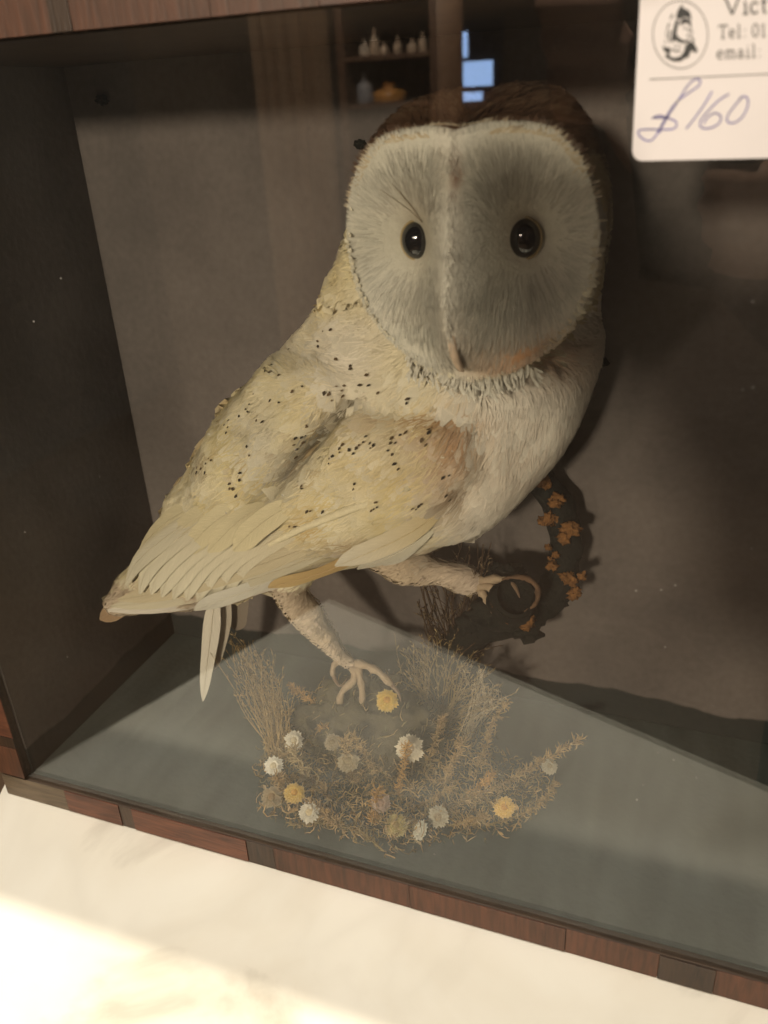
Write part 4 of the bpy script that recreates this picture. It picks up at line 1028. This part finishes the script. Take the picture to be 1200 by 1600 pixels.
def stroke(mb, pts, w8):
    P = [cp(*p) for p in pts]; V = []; F = []; n = len(P)
    for i in range(n):
        t = P[min(i + 1, n - 1)] - P[max(i - 1, 0)]; s = Vector((-t.z, 0, t.x)).normalized(); ww = (w8[i] if hasattr(w8, '__len__') else w8) * .5 * mpp(P[i])
        V += [P[i] + s * ww, P[i] - s * ww]
    for i in range(n - 1): F.append((2 * i, 2 * i + 1, 2 * i + 3, 2 * i + 2))
    mb.add(V, F)
def arc(cx_, cy_, rx, ry, a0, a1, n=14): return [(cx_ + rx * math.cos(math.radians(a0 + (a1 - a0) * i / (n - 1))), cy_ - ry * math.sin(math.radians(a0 + (a1 - a0) * i / (n - 1)))) for i in range(n)]
GLY = {'V': [[(0, 1), (.5, 0)], [(.5, 0), (1, 1)], [(-.14, 1), (.22, 1)], [(.8, 1), (1.12, 1)]], 'T': [[(.5, 0), (.5, 1)], [(0, .82), (0, 1), (1, 1), (1, .82)], [(.28, 0), (.72, 0)]],
       'i': [[(.5, 0), (.5, .64)], [(.2, .64), (.5, .64)], [(.1, 0), (.9, 0)], [(.5, .86), (.5, .95)]], 'l': [[(.5, 0), (.5, 1)], [(.2, 1), (.5, 1)], [(.15, 0), (.85, 0)]],
       't': [[(.4, .9), (.4, .12), (.55, .0), (.85, .06)], [(.05, .64), (.85, .64)]], ':': [[(.5, .0), (.5, .1)], [(.5, .5), (.5, .6)]], '1': [[(.2, .82), (.55, 1), (.55, 0)], [(.25, 0), (.85, 0)]]}
def ell(cx_, cy_, rx, ry, a0, a1): return [(cx_ + rx * math.cos(math.radians(a0 + (a1 - a0) * i / 15)), cy_ + ry * math.sin(math.radians(a0 + (a1 - a0) * i / 15))) for i in range(16)]
GLY['c'] = [ell(.52, .32, .45, .32, 40, 322)]; GLY['e'] = [[(.1, .34), (.92, .34)] + ell(.5, .32, .42, .32, 5, 318)[1:]]; GLY['0'] = [ell(.5, .5, .42, .5, 0, 360)]
GLY['a'] = [[(.15, .5)] + ell(.45, .42, .3, .22, 140, 10) + [(.78, .1), (.95, 0)], ell(.42, .17, .32, .18, 20, 340)]
GLY['m'] = [[(.12, 0), (.12, .64)], [(.12, .45)] + ell(.31, .44, .19, .2, 160, 10) + [(.5, 0)], [(.5, .45)] + ell(.70, .44, .2, .2, 160, 10) + [(.9, 0)], [(0, 0), (.24, 0)], [(.38, 0), (.62, 0)], [(.78, 0), (1.02, 0)]]
def text(name, parts, x, y, hgt, w8, m, slope=-.045):
    mb = MB()
    for ch, adv in parts:
        if ch != ' ':
            for pl in GLY[ch]: stroke(mb, [(x + gx * adv * .82, y + slope * (gx * adv) - gy * hgt) for gx, gy in pl], w8)
        x += adv; y += slope * adv
    return mb.build(name, m, card, False)
text('printed_name', [('V', 27), ('i', 12), ('c', 17), ('t', 13)], 1133, 23, 27, 3.0, MT['ink'])
text('printed_line', [('T', 16), ('e', 12), ('l', 9), (':', 10), (' ', 5), ('0', 13), ('1', 11)], 1123, 60, 20, 2.3, MT['grey_ink'])
text('printed_line', [('e', 13), ('m', 19), ('a', 13), ('i', 9), ('l', 9), (':', 9)], 1120, 92, 20, 2.2, MT['grey_ink'])
mb = MB(); stroke(mb, [(1015, 124), (1200, 115.6), (1270, 112)], 1.6); mb.build('printed_rule', MT['grey_ink'], card, False)
mb = MB(); stroke(mb, arc(1063, 54, 43, 53, 0, 360, 48), 1.5); mb.build('oval_frame', MT['grey_ink'], card, False)
em = MB()
def blotch(poly, s=3.0): # polygon in the photo's coordinates, given in the enlarged view of the card
    P = [cp(800 + x / s, y / s) for x, y in poly]; em.add(P, [tuple(range(len(P)))])
blotch([(795, 20), (806, 40), (822, 44), (836, 58), (842, 96), (828, 84), (806, 80), (786, 92), (768, 84), (774, 54)])
blotch([(768, 92), (786, 96), (778, 118), (772, 150), (768, 186), (756, 198), (746, 190), (752, 150)])
blotch([(800, 84), (832, 90), (842, 112), (838, 124), (822, 108), (800, 112), (790, 124), (786, 110)])
blotch([(772, 160), (784, 178), (806, 190), (830, 184), (834, 192), (812, 204), (786, 200), (768, 190)])
blotch([(704, 214), (722, 222), (740, 222), (744, 240), (736, 262), (760, 272), (792, 262), (806, 240), (812, 214), (832, 196), (850, 196), (872, 238), (858, 250), (846, 236), (836, 246), (828, 268), (806, 276), (790, 288), (756, 288), (724, 272), (716, 262), (730, 250), (712, 240)])
for pl in ([(836, 118), (840, 140), (848, 158), (838, 166), (838, 180)], [(806, 134), (818, 130)], [(818, 168), (832, 166)], [(760, 210), (776, 220), (796, 216)], [(730, 130), (722, 160), (728, 176)], [(738, 108), (728, 128)],
           [(720, 186), (716, 206)], [(748, 230), (770, 240), (790, 238)], [(826, 136), (832, 150)], [(742, 140), (736, 170), (740, 200)], [(846, 176), (852, 196)], [(752, 66), (744, 90)]):
    stroke(em, [(800 + x / 3, y / 3) for x, y in pl], random.uniform(1.2, 2.6))
em.build('portrait_print', MT['ink'], card, False)
hw_ = MB()
def pen(pts, w8=2.4): stroke(hw_, [(800 + x / 3, y / 3) for x, y in [tuple(r) for r in spline(pts, 40)]], w8)
pen([(655, 556), (690, 540), (735, 556), (770, 570), (765, 600), (720, 608), (640, 606), (592, 612), (600, 640), (640, 662), (672, 640), (710, 570), (760, 490), (820, 440), (872, 405), (884, 380), (866, 370), (830, 392), (780, 470), (740, 530), (705, 590), (690, 625)])
pen([(660, 552), (700, 552), (735, 548)])
pen([(938, 428), (900, 492), (860, 548), (816, 604)])
pen([(1018, 440), (970, 470), (920, 520), (884, 566), (888, 598), (930, 600), (972, 576), (978, 544), (950, 530), (915, 552), (898, 580)])
pen([(1076, 458), (1040, 500), (1012, 540), (1010, 570), (1040, 576), (1078, 550), (1104, 500), (1104, 462), (1082, 452), (1066, 466)])
hw_.build('handwritten_price', MT['blue_ink'], card, False)

# ------------------------------------------------------------------ what the glass mirrors: the photographer and a strip of the shop
FLR = ZM - .92
fl = MB(); box_mb(fl, -2.2, 1.9, -3.3, 1.2, FLR - .02, FLR); tag(fl.build('floor', mat('floor_boards', (.10, .06, .035), .6, nscale=6, namt=.3), None, False), kind='structure')
wl = MB(); box_mb(wl, -2.2, 1.9, -3.32, -3.30, FLR, 1.6); tag(wl.build('shop_wall', mat('wall_paint', (.14, .10, .075), .9, nscale=4, namt=.2), None, False), kind='structure')
def refl(px, py, Y): p = at(px, py, Y); return Vector((p.x, -p.y, p.z))
def cambox(name, c, hx, hy, hz, m, parent, bev):                # box squared to the camera axes
    bm = bmesh.new(); bmesh.ops.create_cube(bm, size=2)
    for v in bm.verts: v.co = c + CX * (v.co.x * hx) + CY * (v.co.y * hy) + CZ * (v.co.z * hz)
    bmesh.ops.bevel(bm, geom=bm.edges[:], offset=bev, segments=3, affect='EDGES'); bmesh.ops.recalc_face_normals(bm, faces=bm.faces[:])
    me = bpy.data.meshes.new(name); bm.to_mesh(me); bm.free(); return link(name, me, m, parent)
C0 = Vector(CAM)
ph = thing('phone', 'black phone held up by the photographer, mirrored in the glass', 'phone')
MT['phone'] = mat('phone_back', (.012, .012, .014), .25); MT['lens'] = mat('lens_glass', (.004, .004, .006), .05)
PC = C0 - CX * .0245 + CY * .058 - CZ * .0125
cambox('shell', PC, .0345, .072, .0038, MT['phone'], ph, .0034)
for k in (0, 1):
    lc = C0 + CY * (.013 * k) - CZ * (.0085 if k == 0 else .0078); mb = MB(); tube(mb, [lc - CZ * .001, lc], .0045, 20); mb.build('lens', MT['lens'], ph)
# photographer: one continuous body (remeshed), dark clothes, both hands on the phone
bm = bmesh.new(); SK = []
def limb(pts, rad, n=10, skin=None, flat=None):
    P = [Vector(p) for p in spline([tuple(p) for p in pts], n)]; r = [float(np.interp(i / (n - 1), np.linspace(0, 1, len(rad)), rad)) for i in range(n)]
    bm_tube(P, r, 12)
    if skin is not None: SK.append((P, r, skin))
SKIN, JACK, HAIR, TROU = (.50, .29, .21), (.028, .026, .030), (.05, .03, .02), (.03, .032, .045)
BX, BY = .61, -.66
def ellip(c, rx, ry, rz, skin):
    v0 = len(bm.verts); r = bmesh.ops.create_uvsphere(bm, u_segments=20, v_segments=14, radius=1)
    for v in r['verts']: v.co = Vector((v.co.x * rx, v.co.y * ry, v.co.z * rz)) + Vector(c)
    SK.append(([Vector(c)], [max(rx, ry, rz)], skin))
for sx in (-1, 1):
    limb([(BX + sx * .09, BY, -.02), (BX + sx * .10, BY + .02, -.45), (BX + sx * .10, BY - .02, FLR + .08)], [.085, .062, .042], 14, TROU)
    limb([(BX + sx * .10, BY - .05, FLR + .035), (BX + sx * .11, BY + .08, FLR + .032), (BX + sx * .115, BY + .16, FLR + .024)], [.038, .036, .022], 8, (.02, .018, .016))
for (z, rx, ry) in ((.0, .165, .105), (.10, .15, .10), (.2, .16, .105), (.3, .18, .11), (.38, .175, .095)): ellip((BX, BY, z), rx, ry, .09, JACK)
limb([(BX - .15, BY, .40), (BX, BY, .43), (BX + .15, BY, .40)], [.058, .07, .058], 10, JACK)
limb([(BX, BY, .43), (BX, BY + .02, .52)], [.058, .052], 6, SKIN)
ellip((BX, BY + .035, .615), .075, .095, .115, SKIN); ellip((BX, BY + .012, .645), .082, .095, .105, HAIR)
limb([(BX, BY + .125, .625), (BX, BY + .148, .597)], [.010, .014], 5, SKIN)
for sx in (-1, 1): limb([(BX + sx * .076, BY + .03, .63), (BX + sx * .082, BY + .02, .60)], [.014, .012], 5, SKIN)
def pc(x, y, z): return C0 + CX * x + CY * y + CZ * z      # camera axes: x right, y down, z away
RW = pc(.060, .120, -.045); LW = pc(-.052, .085, -.062)
limb([(BX + .19, BY, .39), (BX + .20, BY + .13, .13), RW], [.055, .044, .031], 18, JACK)
limb([(BX - .19, BY, .39), (BX - .17, BY + .08, .12), LW], [.055, .044, .031], 18, JACK)
# right hand: palm beside the phone, fingers across its back, thumb in front of the screen side
RPm = pc(.030, .082, -.026); limb([RW, (RW + RPm) / 2, RPm], [.027, .030, .024], 10, SKIN)
for k in range(4):
    y = .052 + .0185 * k; L = (.042, .048, .046, .036)[k]
    limb([pc(.026, y + .008, -.022), pc(.024, y, -.005), pc(.010, y - .002, .002), pc(.010 - L * .55, y - .003, .0015)], [.0098, .0094, .0086, .0070], 12, SKIN)
limb([pc(.034, .072, -.030), pc(.022, .050, -.031), pc(.004, .040, -.027)], [.0125, .0110, .0085], 9, SKIN)
# left hand: steadies the upper left corner
LPm = pc(-.070, .018, -.034); limb([LW, (LW + LPm) / 2, LPm], [.027, .031, .026], 10, SKIN)
for k in range(4):
    y = -.040 + .0185 * k; L = (.030, .036, .034, .026)[k]
    limb([pc(-.078, y + .012, -.030), pc(-.099, y + .002, -.014), pc(-.092, y - .002, .0005), pc(-.074 + L * .7, y - .001, .0015)], [.0105, .0100, .0092, .0072], 12, SKIN)
limb([pc(-.070, .030, -.036), pc(-.052, .022, -.034), pc(-.036, .004, -.026)], [.0125, .0110, .0085], 9, SKIN)
bmesh.ops.recalc_face_normals(bm, faces=bm.faces[:])
tm = bpy.data.meshes.new('tmp2'); bm.to_mesh(tm); bm.free(); to = bpy.data.objects.new('tmp2', tm); COL.objects.link(to)
md = to.modifiers.new('r', 'REMESH'); md.mode = 'VOXEL'; md.voxel_size = 0.0042
sm = to.modifiers.new('s', 'SMOOTH'); sm.factor = 0.5; sm.iterations = 3
dg = bpy.context.evaluated_depsgraph_get(); dg.update(); pm = bpy.data.meshes.new_from_object(to.evaluated_get(dg)); bpy.data.objects.remove(to); pm.name = 'person'
cen = np.array([tuple(p) for P, r, c in SK for p in P]); rr_ = np.array([x for P, r, c in SK for x in r]); cc_ = np.array([c for P, r, c in SK for p in P])
vco = np.empty(len(pm.vertices) * 3); pm.vertices.foreach_get('co', vco); vco = vco.reshape(-1, 3); out = np.ones((len(vco), 4), np.float32)
for i0 in range(0, len(vco), 4000):
    d_ = np.linalg.norm(vco[i0:i0 + 4000, None] - cen[None], axis=2) - rr_[None]; out[i0:i0 + 4000, :3] = cc_[d_.argmin(1)]
a = pm.color_attributes.new('Col', 'FLOAT_COLOR', 'POINT'); a.data.foreach_set('color', out.ravel()); pm.polygons.foreach_set('use_smooth', [True] * len(pm.polygons))
person = link('person', pm, mat('skin_and_cloth', rough=.6, attr=True), None)
tag(person, 'photographer in dark clothes holding a phone with both hands, mirrored faintly in the glass', 'person')
# shelves with bottles, and a small bright window, across the shop
cab = thing('shop_shelf', 'wooden shop shelf mirrored in the glass above the owl\'s left', 'shelf')
a_, b_ = refl(545, 20, 2.0), refl(700, 165, 2.0); x0, x1, yb = a_.x - .02, b_.x - .045, -2.0
MT['shelf_wood'] = wood_mat('shelf_wood', (.06, .03, .02), (.16, .09, .05), .5, 0)
bevelled('side', x0 - .02, x0, yb - .22, yb, FLR, .72, MT['shelf_wood'], cab, .002); bevelled('side', x1, x1 + .02, yb - .22, yb, FLR, .72, MT['shelf_wood'], cab, .002)
bevelled('back', x0 - .02, x1 + .02, yb - .24, yb - .2205, FLR, .72, MT['shelf_wood'], cab, .002)
SHZ = [-.55, -.25, .05, .325, .435, .56, .70]
for z in SHZ: bevelled('shelf_board', x0 + .0005, x1 - .0005, yb - .22, yb - .001, z - .012, z, MT['shelf_wood'], cab, .001)
def bottle(label, x, z, h, r, col):
    prof = [(r * .96, 0), (r, .06), (r, .55), (r * .75, .66), (r * .32, .74), (r * .30, .93), (r * .38, .94), (r * .38, 1.0)]; V = []; F = []; n = 14
    for pr, ph_ in prof:
        for k in range(n): V.append((x + pr * math.cos(2 * math.pi * k / n), yb - .06 + pr * math.sin(2 * math.pi * k / n), z + ph_ * h))
    for i in range(len(prof) - 1):
        for k in range(n): F.append((i * n + k, i * n + (k + 1) % n, (i + 1) * n + (k + 1) % n, (i + 1) * n + k))
    F.append(tuple(range(n - 1, -1, -1))); F.append(tuple((len(prof) - 1) * n + k for k in range(n)))
    b = MB(); b.add(V, F); tag(b.build('bottle', mat('bottle_glaze', col, .2)), label, 'bottle', 'bottles on the shop shelf')
nb = 6
for k in range(nb):
    bottle('%s bottle from the left in the mirrored row on the upper shelf' % ('first', 'second', 'third', 'fourth', 'fifth', 'sixth')[k], x0 + .03 + (k + random.uniform(-.3, .3)) * (x1 - x0 - .06) / (nb - 1), .4352, random.uniform(.03, .07), random.uniform(.009, .015), random.choice([(.5, .4, .3), (.45, .36, .28), (.55, .48, .4)]))
bottle('squat orange jar on the lower mirrored shelf', x0 + .10, .3252, .045, .045, (.55, .28, .08))
bottle('squat grey jar on the lower mirrored shelf', x0 + .03, .3252, .075, .022, (.30, .32, .36))
area('shelf_fill', (x0 + .1, yb + .45, .75), (x0 + .12, yb - .1, .42), .08, 5.0, (1.0, .74, .55))  # added fill light to brighten the mirrored shelf, no visible source
wn = thing('shop_window', 'small bright blue-lit window panes mirrored above the owl\'s crown', 'window')
MT['daylight'] = bpy.data.materials.new('daylight_pane'); MT['daylight'].use_nodes = True; nt = MT['daylight'].node_tree; nt.nodes.clear()
em_ = nt.nodes.new('ShaderNodeEmission'); em_.inputs[0].default_value = (.40, .60, 1.0, 1); em_.inputs[1].default_value = 8.0; nt.links.new(em_.outputs[0], nt.nodes.new('ShaderNodeOutputMaterial').inputs[0])
MT['frame'] = mat('window_frame', (.03, .025, .03), .6)
YW0 = 3.285; wx0, wz1 = refl(690, 35, YW0).x, refl(690, 35, YW0).z; wx1, wz0 = refl(785, 172, YW0).x, refl(785, 172, YW0).z
for (X0, Y0, X1, Y1) in ((699, 52, 731, 90), (724, 97, 770, 133), (718, 145, 754, 157)):
    p, q = refl(X0, Y0, YW0), refl(X1, Y1, YW0); bevelled('pane', min(p.x, q.x), max(p.x, q.x), -YW0 - .004, -YW0 + .004, min(p.z, q.z), max(p.z, q.z), MT['daylight'], wn, .002)
bevelled('window_frame', wx0, wx1, -YW0 - .014, -YW0 - .006, wz0, wz1, MT['frame'], wn, .002)
curt = MB(); n = 40; p, q = refl(392, 30, 2.6), refl(505, 30, 2.6); V = []
for i in range(n + 1):
    x = p.x + (q.x - p.x) * i / n; y = -2.6 + .03 * math.sin(i * .9) + .012 * math.sin(i * 2.3)
    V += [(x, y, .75), (x, y + .02 * math.sin(i * .5), -.85), (x, y - .004, .75), (x, y - .004 + .02 * math.sin(i * .5), -.85)]
F = []
for i in range(n):
    a = 4 * i; F += [(a, a + 1, a + 5, a + 4), (a + 2, a + 6, a + 7, a + 3)]
curt.add(V, F); tag(curt.build('curtain', mat('brown_cloth', (.45, .30, .19), .9, nscale=20, namt=.2)), 'tan brown curtain mirrored in the upper left of the glass', 'curtain')
